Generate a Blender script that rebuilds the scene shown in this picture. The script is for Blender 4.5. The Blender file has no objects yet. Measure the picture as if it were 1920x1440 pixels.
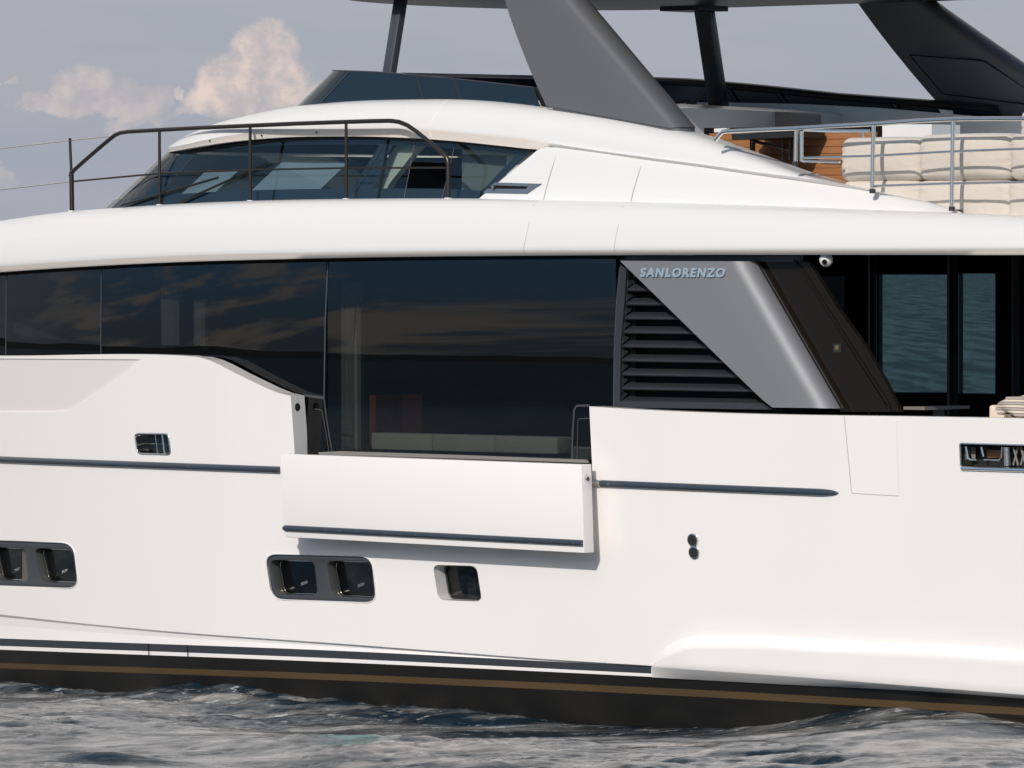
import bpy, bmesh, math, random
import numpy as np
from mathutils import Vector, Matrix, noise
random.seed(4)
R = math.radians
# ------------------------------------------------------------------ camera
TH = R(40.0); SN, CS = math.sin(TH), math.cos(TH)
FPX = 12000.0; CH = 4.75; DIST = 67.0; PITCH = math.atan(250.0 / FPX)
FW = Vector((-SN, CS, 0)); RT = Vector((CS, SN, 0))
CAM = -DIST * FW + Vector((0, 0, CH))
FC = FW * math.cos(PITCH) - Vector((0, 0, math.sin(PITCH)))
UC = FW * math.sin(PITCH) + Vector((0, 0, math.cos(PITCH)))
SC = bpy.context.scene
cd = bpy.data.cameras.new('camera'); co = bpy.data.objects.new('camera', cd); SC.collection.objects.link(co)
cd.sensor_width = 36; cd.lens = FPX / 1920 * 36; cd.clip_start = 1; cd.clip_end = 60000
co.location = CAM; co.rotation_euler = (R(90) - PITCH, 0, TH)
SC.camera = co
# ------------------------------------------------------------------ light
SUN_EL, SUN_AZ = R(29), R(18)            # azimuth: degrees aft of the hull's normal
S_DIR = Vector((math.sin(SUN_AZ) * math.cos(SUN_EL), -math.cos(SUN_AZ) * math.cos(SUN_EL), math.sin(SUN_EL)))
ld = bpy.data.lights.new('sun', 'SUN'); ld.energy = 3.05; ld.angle = R(0.55); ld.color = (1, .94, .87)
lo = bpy.data.objects.new('sun', ld); SC.collection.objects.link(lo)
lo.rotation_euler = S_DIR.to_track_quat('Z', 'Y').to_euler()
SC.view_settings.view_transform = 'Standard'; SC.view_settings.look = 'None'
SC.view_settings.exposure = 0; SC.view_settings.gamma = 1
SC.cycles.max_bounces = 10; SC.cycles.transparent_max_bounces = 16; SC.cycles.glossy_bounces = 6
SC.cycles.caustics_reflective = False; SC.cycles.caustics_refractive = False
try:
    SC.cycles.use_denoising = True
except Exception: pass


class NT:
    """small helper for writing node trees"""
    def __init__(s, t): s.t = t; t.nodes.clear()
    def n(s, kind, inp=None, **kw):
        nd = s.t.nodes.new(kind)
        for k, v in kw.items(): setattr(nd, k, v)
        if inp:
            for k, v in inp.items():
                if isinstance(v, bpy.types.NodeSocket): s.t.links.new(v, nd.inputs[k])
                else: nd.inputs[k].default_value = v
        return nd
    def m(s, op, a, b=0.0, c=0.0, clamp=False):
        return s.n('ShaderNodeMath', {0: a, 1: b, 2: c}, operation=op, use_clamp=clamp).outputs[0]
    def mix(s, f, a, b, bt='MIX'):
        nd = s.n('ShaderNodeMix', data_type='RGBA', blend_type=bt)
        for k, v in ((0, f), (6, a), (7, b)):
            if isinstance(v, bpy.types.NodeSocket): s.t.links.new(v, nd.inputs[k])
            else: nd.inputs[k].default_value = v
        return nd.outputs[2]
    def ss(s, v, a, b):
        return s.n('ShaderNodeMapRange', {0: v, 1: a, 2: b, 3: 0.0, 4: 1.0}, interpolation_type='SMOOTHSTEP').outputs[0]
    def noise(s, vec, scale, detail=4, rough=.5, **kw):
        return s.n('ShaderNodeTexNoise', {'Vector': vec, 'Scale': scale, 'Detail': detail, 'Roughness': rough}, **kw).outputs[0]


def build_world():
    w = bpy.data.worlds.new('World'); SC.world = w; w.use_nodes = True
    k = NT(w.node_tree)
    sky = k.n('ShaderNodeTexSky', sky_type='NISHITA', sun_disc=False, sun_elevation=SUN_EL,
              sun_rotation=math.atan2(S_DIR.x, S_DIR.y), air_density=1.0, dust_density=2.2, ozone_density=1.6)
    d = k.n('ShaderNodeTexCoord').outputs['Generated']
    rot = k.n('ShaderNodeVectorRotate', {'Vector': d, 'Axis': (0, 0, 1), 'Angle': -TH}, rotation_type='AXIS_ANGLE').outputs[0]
    sp = k.n('ShaderNodeSeparateXYZ', {0: rot}); x, y, z = sp.outputs
    az = k.m('ARCTAN2', x, y)                       # bearing from the yacht's far quarter
    # low hazy band: greyed sky
    haze = k.m('MULTIPLY', k.ss(z, .30, -.02), .85)
    hz_t = k.noise(k.n('ShaderNodeCombineXYZ', {0: k.m('MULTIPLY', az, 9.0), 1: k.m('MULTIPLY', z, 60.0)}).outputs[0], 1.6, 4, .55)
    hzc = k.mix(k.ss(hz_t, .35, .70), (3.95, 4.32, 5.2, 1), (4.45, 4.55, 5.25, 1))
    col = k.mix(haze, sky.outputs[0], hzc)
    # heaps of cumulus far off the bow
    wv = k.n('ShaderNodeCombineXYZ', {0: k.m('MULTIPLY', az, 160.0), 1: k.m('MULTIPLY', z, 160.0)}).outputs[0]
    nz1 = k.n('ShaderNodeTexNoise', {'Vector': wv, 'Scale': .55, 'Detail': 9.0, 'Roughness': .60})
    nz2 = k.n('ShaderNodeTexNoise', {'Vector': wv, 'Scale': 1.7, 'Detail': 5.0, 'Roughness': .55})
    ds = k.n('ShaderNodeSeparateXYZ', {0: nz1.outputs[1]})
    ax = k.m('ADD', az, k.m('MULTIPLY', k.m('SUBTRACT', ds.outputs[0], .5), .015))
    zx = k.m('ADD', z, k.m('MULTIPLY', k.m('SUBTRACT', ds.outputs[1], .5), .015))
    tot = None
    for px, py, rx, ry, wgt in ((480, 112, 62, 66, 1), (432, 165, 60, 72, 1), (520, 140, 66, 60, 1), (400, 190, 66, 38, .8),
                           (560, 178, 110, 46, .62), (330, 166, 22, 16, .85), (160, 172, 70, 52, .55), (250, 178, 70, 48, .45),
                           (70, 208, 60, 26, .6), (150, 208, 120, 24, .55), (12, 158, 11, 11, .55), (5, 340, 30, 26, .35), (420, 208, 120, 22, .6)):
        a0, z0 = math.atan((px - 960) / FPX), (470 - py) / FPX
        dx = k.m('DIVIDE', k.m('SUBTRACT', ax, a0), rx / FPX); dz = k.m('DIVIDE', k.m('SUBTRACT', zx, z0), ry / FPX)
        r2 = k.m('ADD', k.m('MULTIPLY', dx, dx), k.m('MULTIPLY', dz, dz))
        b = k.m('MULTIPLY', k.ss(r2, 1.2, .38), wgt)
        tot = b if tot is None else k.m('MAXIMUM', tot, b)
    lit = k.ss(k.m('ADD', k.m('MULTIPLY', nz1.outputs[0], .55), k.m('MULTIPLY', nz2.outputs[0], .45)), .40, .62)
    ccol = k.mix(lit, (5.2, 4.75, 4.85, 1), (8.4, 6.8, 6.0, 1))
    col = k.mix(k.m('MULTIPLY', tot, .86), col, ccol)
    # long flat cloud sheets on the sunward side (seen mirrored in the glass)
    az2 = k.m('ARCTAN2', x, k.m('MULTIPLY', y, -1.0))
    v2 = k.n('ShaderNodeCombineXYZ', {0: k.m('MULTIPLY', az2, 9.0), 1: k.m('ADD', k.m('MULTIPLY', z, 60.0), k.m('MULTIPLY', az2, -7.0)), 2: 3.3}).outputs[0]
    st = k.noise(v2, .9, 7, .58, noise_type='FBM')
    stm = k.m('MULTIPLY', k.ss(st, .49, .62), k.m('MULTIPLY', k.ss(z, .20, .04), k.ss(y, .42, .15)))
    front = k.m('MULTIPLY', k.ss(y, -.1, .35), k.m('MULTIPLY', k.ss(z, .055, .17), k.ss(z, .95, .45)))
    brk = k.noise(k.n('ShaderNodeMapping', {'Vector': rot, 'Scale': (3, 3, 9)}).outputs[0], 1.6, 6, .6)
    col = k.mix(k.m('MULTIPLY', front, .95), col, k.mix(k.ss(brk, .35, .62), (5.0, 5.2, 5.6, 1), (10.0, 9.3, 8.6, 1)))
    back = k.m('MULTIPLY', k.ss(y, .45, .12), k.ss(z, .40, .12))
    col = k.mix(k.m('MULTIPLY', back, .8), col, k.mix(k.ss(z, .0, .075), (1.7, 2.3, 3.0, 1), (1.4, 4.2, 7.6, 1)))
    col = k.mix(k.m('MULTIPLY', stm, .75), col, (7.6, 6.7, 5.7, 1))
    bg = k.n('ShaderNodeBackground', {0: col, 1: .1})
    k.t.links.new(bg.outputs[0], k.n('ShaderNodeOutputWorld').inputs[0])
build_world()

# ------------------------------------------------------------------ materials
def pm(name, col, rough=.4, metal=0., coat=0., spec=.5, bump=None, var=None):
    m = bpy.data.materials.new(name); m.use_nodes = True; k = NT(m.node_tree)
    p = k.n('ShaderNodeBsdfPrincipled', {'Base Color': (*col, 1), 'Roughness': rough, 'Metallic': metal, 'Coat Weight': coat,
                                         'Coat Roughness': .04, 'Specular IOR Level': spec})
    tc = k.n('ShaderNodeTexCoord').outputs['Object']
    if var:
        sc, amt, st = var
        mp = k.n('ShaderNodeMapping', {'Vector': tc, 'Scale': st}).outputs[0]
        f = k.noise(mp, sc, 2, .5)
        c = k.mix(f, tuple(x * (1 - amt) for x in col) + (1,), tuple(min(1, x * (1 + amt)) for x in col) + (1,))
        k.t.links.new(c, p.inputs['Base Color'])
        pass
    if bump:
        sc, st, dist = bump
        f = k.noise(tc, sc, 3, .5)
        b = k.n('ShaderNodeBump', {'Height': f, 'Strength': st, 'Distance': dist}); k.t.links.new(b.outputs[0], p.inputs['Normal'])
    k.t.links.new(p.outputs[0], k.n('ShaderNodeOutputMaterial').inputs[0])
    return m

def glass(name, tint, ior=1.5, body=(.004, .006, .008), mixb=0.0, wave=0.0):
    """tinted pane: clear part tinted, mirror part by Fresnel"""
    m = bpy.data.materials.new(name); m.use_nodes = True; k = NT(m.node_tree)
    tr = k.n('ShaderNodeBsdfTransparent', {0: (*tint, 1)})
    df = k.n('ShaderNodeBsdfDiffuse', {0: (*body, 1)})
    ms = k.n('ShaderNodeMixShader', {0: mixb, 1: tr.outputs[0], 2: df.outputs[0]})
    gl = k.n('ShaderNodeBsdfGlossy', {0: (1, 1, 1, 1), 'Roughness': .0})
    bf = k.n('ShaderNodeNewGeometry').outputs['Backfacing']
    fr = k.n('ShaderNodeFresnel', {'IOR': k.m('MULTIPLY_ADD', bf, 1 / ior - ior, ior)})
    if wave:
        tc = k.n('ShaderNodeTexCoord').outputs['Object']
        mp = k.n('ShaderNodeMapping', {'Vector': tc, 'Scale': (.6, .6, .8)}).outputs[0]
        b = k.n('ShaderNodeBump', {'Height': k.noise(mp, 1.1, 2, .4), 'Strength': 1.0, 'Distance': wave})
        k.t.links.new(b.outputs[0], gl.inputs['Normal'])
    o = k.n('ShaderNodeMixShader', {0: fr.outputs[0], 1: ms.outputs[0], 2: gl.outputs[0]})
    k.t.links.new(o.outputs[0], k.n('ShaderNodeOutputMaterial').inputs[0])
    return m

def fabric(name, col, sc=220):
    m = bpy.data.materials.new(name); m.use_nodes = True; k = NT(m.node_tree)
    tc = k.n('ShaderNodeTexCoord').outputs['Object']
    wx = k.noise(k.n('ShaderNodeMapping', {'Vector': tc, 'Scale': (.15, 1, 1)}).outputs[0], sc, 2, .6)
    wy = k.noise(k.n('ShaderNodeMapping', {'Vector': tc, 'Scale': (1, 1, .15)}).outputs[0], sc, 2, .6)
    w = k.m('MULTIPLY', k.m('ADD', wx, wy), .5)
    soft = k.noise(tc, 5.0, 4, .55)
    c = k.mix(k.m('ADD', k.m('MULTIPLY', w, .6), k.m('MULTIPLY', soft, .4)), tuple(x * .84 for x in col) + (1,), tuple(x * 1.12 for x in col) + (1,))
    b = k.n('ShaderNodeBump', {'Height': k.m('ADD', k.m('MULTIPLY', w, .08), soft), 'Strength': .5, 'Distance': .03})
    p = k.n('ShaderNodeBsdfPrincipled', {'Base Color': c, 'Roughness': .9, 'Normal': b.outputs[0], 'Specular IOR Level': .2, 'Sheen Weight': .2})
    k.t.links.new(p.outputs[0], k.n('ShaderNodeOutputMaterial').inputs[0])
    return m

def striped(name, cols, per, ax=2):
    m = bpy.data.materials.new(name); m.use_nodes = True; k = NT(m.node_tree)
    tc = k.n('ShaderNodeTexCoord').outputs['Object']
    f = k.m('FRACT', k.m('ADD', k.m('MULTIPLY', k.n('ShaderNodeSeparateXYZ', {0: tc}).outputs[ax], 1 / per), k.m('MULTIPLY', k.noise(tc, 6), .25)))
    rp = k.n('ShaderNodeValToRGB', {0: f}); rp.color_ramp.interpolation = 'CONSTANT'
    e = rp.color_ramp.elements
    e[0].color = (*cols[0], 1); e[1].position = .35; e[1].color = (*cols[1], 1)
    q = e.new(.55); q.color = (*cols[2], 1); q = e.new(.8); q.color = (*cols[1], 1)
    p = k.n('ShaderNodeBsdfPrincipled', {'Base Color': rp.outputs[0], 'Roughness': .9})
    k.t.links.new(p.outputs[0], k.n('ShaderNodeOutputMaterial').inputs[0])
    return m

def teak(name):
    m = bpy.data.materials.new(name); m.use_nodes = True; k = NT(m.node_tree)
    tc = k.n('ShaderNodeTexCoord').outputs['Object']
    g = k.noise(k.n('ShaderNodeMapping', {'Vector': tc, 'Scale': (1.2, 1, 26)}).outputs[0], 3.0, 6, .6)
    zz = k.n('ShaderNodeSeparateXYZ', {0: tc}).outputs[2]
    c = k.mix(g, (.22, .085, .030, 1), (.42, .19, .075, 1))
    p = k.n('ShaderNodeBsdfPrincipled', {'Base Color': c, 'Roughness': .45})
    k.t.links.new(p.outputs[0], k.n('ShaderNodeOutputMaterial').inputs[0])
    return m

M = dict(
    white=pm('white_gelcoat', (.69, .69, .68), .30, coat=.3),
    hull=pm('hull_gelcoat', (.81, .785, .765), .28, coat=.55, var=(1.0, .035, (.7, .7, .20)), bump=(1.3, .5, .006)),  # streaky tone variation paints soft rippling water light into the hull colour
    cream=pm('bounce_tinted_gelcoat', (.80, .735, .67), .45),  # warm bounce light painted into the gelcoat of eave soffit and brow underside
    panel=pm('satin_panel', (.70, .665, .65), .5),
    stripe=pm('slate_stripe', (.045, .050, .065), .35),
    boot=pm('black_antifouling', (.010, .009, .008), .45, var=(6, .3, (.3, 1, 1))),
    bronze=pm('bronze_stripe', (.085, .052, .022), .6, var=(5, .25, (.25, 1, 1))),
    grey=pm('grey_metallic_paint', (.205, .212, .228), .57, metal=.35),
    mast=pm('dark_grey_metallic_paint', (.125, .128, .132), .46, metal=.4),
    dark=pm('black_paint', (.014, .014, .014), .35),
    satin=pm('black_satin', (.022, .021, .020), .4),
    brown=pm('bronze_black_panel', (.010, .0075, .005), .22, spec=.28),
    steel=pm('polished_steel', (.80, .775, .74), .2, metal=1.),
    chrome=pm('chrome', (.62, .60, .57), .14, metal=1.),
    rail=pm('dark_bronze_tube', (.055, .048, .042), .3, metal=.7),
    navy=pm('navy_rubber', (.030, .044, .060), .28, coat=.3, var=(9, .15, (1, 1, 1))),
    frame=pm('porthole_frame_grey', (.060, .066, .074), .38, metal=.2),
    tunnel=pm('porthole_tunnel', (.11, .112, .11), .25, metal=.3),
    louvre=pm('louvre_black', (.026, .030, .036), .4),
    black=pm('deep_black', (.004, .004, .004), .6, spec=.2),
    interior=pm('dark_interior', (.008, .0075, .007), .8),
    deckgrey=pm('grey_moulding', (.72, .72, .70), .5),
    lining=pm('cabin_lining', (.34, .32, .28), .6),
    helm=pm('helm_grey', (.55, .55, .54), .5),
    seam=pm('seam_line', (.42, .40, .38), .6),
    groove=pm('groove_dark', (.05, .048, .045), .6),
    logo=pm('letter_metal', (.36, .45, .55), .35, metal=.3),
    brass=pm('brass', (.75, .50, .15), .2, metal=1.),
    leather=pm('beige_leather', (.80, .68, .56), .5),
    seatgrey=pm('grey_upholstery', (.22, .21, .20), .6),
    curtain=fabric('curtain_cloth', (.17, .175, .165), 60),
    greensofa=fabric('sage_upholstery', (.46, .47, .40), 150),
    orange=pm('orange_wood', (.20, .06, .014), .4),
    cushion=fabric('oatmeal_canvas', (.60, .545, .48), 240),
    towel=striped('striped_cloth', ((.62, .55, .46), (.22, .18, .16), (.40, .36, .33)), .055),
    wicker=striped('woven_rattan', ((.30, .22, .15), (.10, .07, .05), (.22, .16, .11)), .05, 0),
    teak=teak('teak_slats'),
    g_salon=glass('salon_glass', (.34, .36, .355), 1.52, mixb=0, wave=.0010),
    g_pilot=glass('pilothouse_glass', (.53, .64, .655), 1.5),
    g_frit=glass('frit_glass', (.02, .025, .03), 1.62, body=(.012, .022, .032), mixb=.9),
    g_screen=glass('windscreen_glass', (.045, .06, .07), 1.60, body=(.009, .022, .034), mixb=.85),
    g_port=glass('port_glass', (.55, .55, .53), 1.5),
    g_aft=glass('aft_glass', (.40, .52, .55), 1.45),
)

# ------------------------------------------------------------------ geometry helpers
YC = 3.6                                             # centre line
COL = SC.collection

def ray(px, py):
    return FC + RT * ((px - 960) / FPX) + UC * ((720 - py) / FPX)

def unp(px, py, F=0.0):
    """where the line of sight meets the plane or surface y = F"""
    d = ray(px, py)
    if not callable(F): return CAM + d * ((F - CAM.y) / d.y)
    Y = 0.0
    for _ in range(40):
        p = CAM + d * ((Y - CAM.y) / d.y); n = F(p.x, p.z)
        if abs(n - Y) < 1e-5: break
        Y = Y * .3 + n * .7
    return CAM + d * ((Y - CAM.y) / d.y)

def proj(p):
    v = p - CAM; w = v.dot(FC)
    return 960 + FPX * v.dot(RT) / w, 720 - FPX * v.dot(UC) / w

def curve(pts, x):
    """smooth curve y(x) through pixel points, straight beyond its ends"""
    n = len(pts)
    if n == 1: return pts[0][1]
    s = [(pts[i + 1][1] - pts[i][1]) / (pts[i + 1][0] - pts[i][0]) for i in range(n - 1)]
    mt = [s[0]] + [(s[i - 1] + s[i]) / 2 if s[i - 1] * s[i] > 0 else 0.0 for i in range(1, n - 1)] + [s[-1]]
    if x <= pts[0][0]: return pts[0][1] + s[0] * (x - pts[0][0])
    if x >= pts[-1][0]: return pts[-1][1] + s[-1] * (x - pts[-1][0])
    i = 0
    while x > pts[i + 1][0]: i += 1
    h = pts[i + 1][0] - pts[i][0]; t = (x - pts[i][0]) / h
    return ((2*t**3 - 3*t*t + 1) * pts[i][1] + (t**3 - 2*t*t + t) * h * mt[i] + (-2*t**3 + 3*t*t) * pts[i+1][1] + (t**3 - t*t) * h * mt[i+1])

def plan(x): return .019 * max(0.0, -x - 2.0) ** 2 if x > -9 else .931 + .266 * (-x - 9)
def hullF(x, z): return plan(x) + .09 * (2.98 - z)
def hF(o): return lambda x, z: hullF(x, z) + o
def pF(o, tilt=0.0, z0=3.0): return lambda x, z: plan(x) + o + tilt * (z - z0)

def link(name, me, mats, parent=None, smooth=30):
    o = bpy.data.objects.new(name, me); COL.objects.link(o)
    for m in (mats if isinstance(mats, (list, tuple)) else [mats]): me.materials.append(m)
    if smooth:
        for p in me.polygons: p.use_smooth = True
        me.set_sharp_from_angle(angle=R(smooth))
    if parent is not None: o.parent = parent
    return o

def mesh(name, V, Fs, mats, parent=None, smooth=30, mi=None, fix=True):
    me = bpy.data.meshes.new(name); me.from_pydata([tuple(v) for v in V], [], Fs); me.update()
    if mi:
        for p, i in zip(me.polygons, mi): p.material_index = i
    if fix:
        bm = bmesh.new(); bm.from_mesh(me); bmesh.ops.recalc_face_normals(bm, faces=bm.faces[:]); bm.to_mesh(me); bm.free()
    return link(name, me, mats, parent, smooth)

class MB:
    """collects shapes that end up as one mesh"""
    def __init__(s): s.V = []; s.F = []
    def grid(s, rows, close=False):
        b = len(s.V); n = len(rows[0])
        for r in rows: s.V += [Vector(p) for p in r]
        m = len(rows)
        for i in range(m if close else m - 1):
            j = (i + 1) % m
            for c in range(n - 1):
                s.F.append((b + i*n + c, b + i*n + c + 1, b + j*n + c + 1, b + j*n + c))
        return s
    def loopcap(s, idx): s.F.append(tuple(idx)); return s
    def prism(s, front, back):
        b = len(s.V); n = len(front); s.V += [Vector(p) for p in front] + [Vector(p) for p in back]
        s.F.append(tuple(range(b, b + n))); s.F.append(tuple(range(b + 2*n - 1, b + n - 1, -1)))
        for i in range(n):
            j = (i + 1) % n; s.F.append((b + i, b + n + i, b + n + j, b + j))
        return s
    def box(s, a, b):
        x0, y0, z0 = a; x1, y1, z1 = b
        return s.prism([(x0, y0, z0), (x1, y0, z0), (x1, y0, z1), (x0, y0, z1)], [(x0, y1, z0), (x1, y1, z0), (x1, y1, z1), (x0, y1, z1)])
    def tube(s, pts, r, seg=10, caps=True):
        pts = [Vector(p) for p in pts]; b = len(s.V); n = len(pts); prev = None
        for i, p in enumerate(pts):
            d = (pts[min(i + 1, n - 1)] - pts[max(i - 1, 0)]).normalized()
            if prev is None:
                u = d.orthogonal().normalized()
            else:
                u = (prev - d * prev.dot(d)).normalized()
            prev = u; v = d.cross(u); rr = r[i] if isinstance(r, (list, tuple)) else r
            for q in range(seg):
                a = 2 * math.pi * q / seg; s.V.append(p + (u * math.cos(a) + v * math.sin(a)) * rr)
        for i in range(n - 1):
            for q in range(seg):
                w = (q + 1) % seg
                s.F.append((b + i*seg + q, b + i*seg + w, b + (i+1)*seg + w, b + (i+1)*seg + q))
        if caps:
            s.F.append(tuple(range(b + seg - 1, b - 1, -1))); s.F.append(tuple(b + (n-1)*seg + q for q in range(seg)))
        return s
    def out(s, name, mat, parent=None, smooth=30):
        return mesh(name, s.V, s.F, mat, parent, smooth)

def rpoly(pts, r, n=6):
    """polygon with rounded corners, in pixels"""
    out = []; k = len(pts)
    for i in range(k):
        p = Vector(pts[i]); a = Vector(pts[i - 1]); b = Vector(pts[(i + 1) % k])
        rr = r[i] if isinstance(r, (list, tuple)) else r
        if rr <= 0: out.append(tuple(p)); continue
        ua = (a - p); ub = (b - p); d = min(rr, ua.length * .45, ub.length * .45)
        pa = p + ua.normalized() * d; pb = p + ub.normalized() * d
        for j in range(n + 1):
            t = j / n; q = pa * (1-t)**2 + p * 2*t*(1-t) + pb * t*t; out.append((q.x, q.y))
    return out

def shrink(pts, f=.985):
    cx = sum(p[0] for p in pts) / len(pts); cy = sum(p[1] for p in pts) / len(pts)
    return [(cx + (p[0] - cx) * f, cy + (p[1] - cy) * f) for p in pts]
def UP(pts, F): return [unp(a, b, F) for a, b in pts]
def off(P, d): d = Vector(d); return [Vector(p) + d for p in P]

def slab(name, px, F, depth, mat, parent=None, front=0.0, bev=0.0):
    """plate: pixel outline on surface F, pushed 'depth' inboard (along +y)"""
    P = UP(px, F); m = MB().prism(off(P, (0, front, 0)), off(P, (0, front + depth, 0)))
    o = m.out(name, mat, parent)
    if bev: bevel(o, bev)
    return o

def bevel(o, w, seg=3, ang=40):
    bm = bmesh.new(); bm.from_mesh(o.data)
    es = [e for e in bm.edges if len(e.link_faces) == 2 and e.calc_face_angle(0) > R(ang)]
    bmesh.ops.bevel(bm, geom=es, offset=w, segments=seg, affect='EDGES', profile=.5, clamp_overlap=True)
    bm.to_mesh(o.data); bm.free()
    for p in o.data.polygons: p.use_smooth = True
    o.data.set_sharp_from_angle(angle=R(35))

def cut(o, cutters):
    """take the cutter solids out of o"""
    bpy.context.view_layer.update()
    for c in cutters:
        md = o.modifiers.new('cut', 'BOOLEAN'); md.object = c; md.operation = 'DIFFERENCE'; md.solver = 'EXACT'
    dg = bpy.context.evaluated_depsgraph_get()
    me = bpy.data.meshes.new_from_object(o.evaluated_get(dg))
    o.modifiers.clear(); o.data = me
    for c in cutters:
        bpy.data.objects.remove(c)

def hull_normals(o, F):
    """true hull normals on the outer skin so that cut edges shade cleanly"""
    me = o.data; nr = []
    e = .01
    for p in me.polygons:
        for li in p.loop_indices:
            v = me.vertices[me.loops[li].vertex_index].co
            n = Vector((-(F(v.x + e, v.z) - F(v.x - e, v.z)) / (2*e), 1, -(F(v.x, v.z + e) - F(v.x, v.z - e)) / (2*e))).normalized() * -1
            n = Vector((-n.x, -n.y, -n.z)) if n.y > 0 else n
            nr.append(n if (abs(v.y - F(v.x, v.z)) < .004 and p.normal.dot(n) > .97) else p.normal.copy())
    me.normals_split_custom_set([tuple(n) for n in nr])

def tag(o, label=None, cat=None, group=None, kind=None):
    for a, b in (('label', label), ('category', cat), ('group', group), ('kind', kind)):
        if b: o[a] = b
    return o

def empty(name, loc, label, cat, group=None):
    o = bpy.data.objects.new(name, None); COL.objects.link(o); o.location = loc; o.empty_display_size = .3
    tag(o, label, cat, group); return o

class Plan:
    """plan curve: straight side at y0, rounded front (half ellipse) to the far side"""
    def __init__(s, px_sil, py, y0, a, yc=YC):
        s.y0, s.a, s.b, s.yc = y0, a, yc - y0, yc
        s.ts = math.atan2(a * CS, s.b * SN)
        ys = yc - s.b * math.cos(s.ts); p = unp(px_sil, py, ys); s.xs = p.x + a * math.sin(s.ts); s.sil = p
    def xy(s, u):                                    # u<0: along the side aft; 0..pi round the front
        if u < 0: return s.xs - u, s.y0
        return s.xs - s.a * math.sin(u), s.yc - s.b * math.cos(u)
    def at(s, px, py):
        lo, hi = -30.0, s.ts
        for _ in range(60):
            mid = (lo + hi) / 2; x, y = s.xy(mid); d = ray(px, py); z = CAM.z + d.z * ((y - CAM.y) / d.y)
            if proj(Vector((x, y, z)))[0] > px: lo = mid
            else: hi = mid
        x, y = s.xy((lo + hi) / 2); d = ray(px, py); t = (y - CAM.y) / d.y
        return Vector((x, y, CAM.z + d.z * t))
    def wrap(s, near, n=14):
        """near: points from the tip aft. returns the whole line far-aft .. front .. near-aft"""
        z = near[0].z; u0 = s.ts
        arc = []
        for i in range(1, n):
            u = u0 + (math.pi - 2*u0) * i / n; x, y = s.xy(u); arc.append(Vector((x, y, z)))
        far = [Vector((p.x, 2*s.yc - p.y, p.z)) for p in near]
        return list(reversed(far)) + list(reversed(arc)) + near

def px_range(a, b, step):
    n = max(1, int(round((b - a) / step))); return [a + (b - a) * i / n for i in range(n + 1)]
def lerp(a, b, t): return a + (b - a) * t
def plerp(a, b, t): return (lerp(a[0], b[0], t), lerp(a[1], b[1], t))

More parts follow.
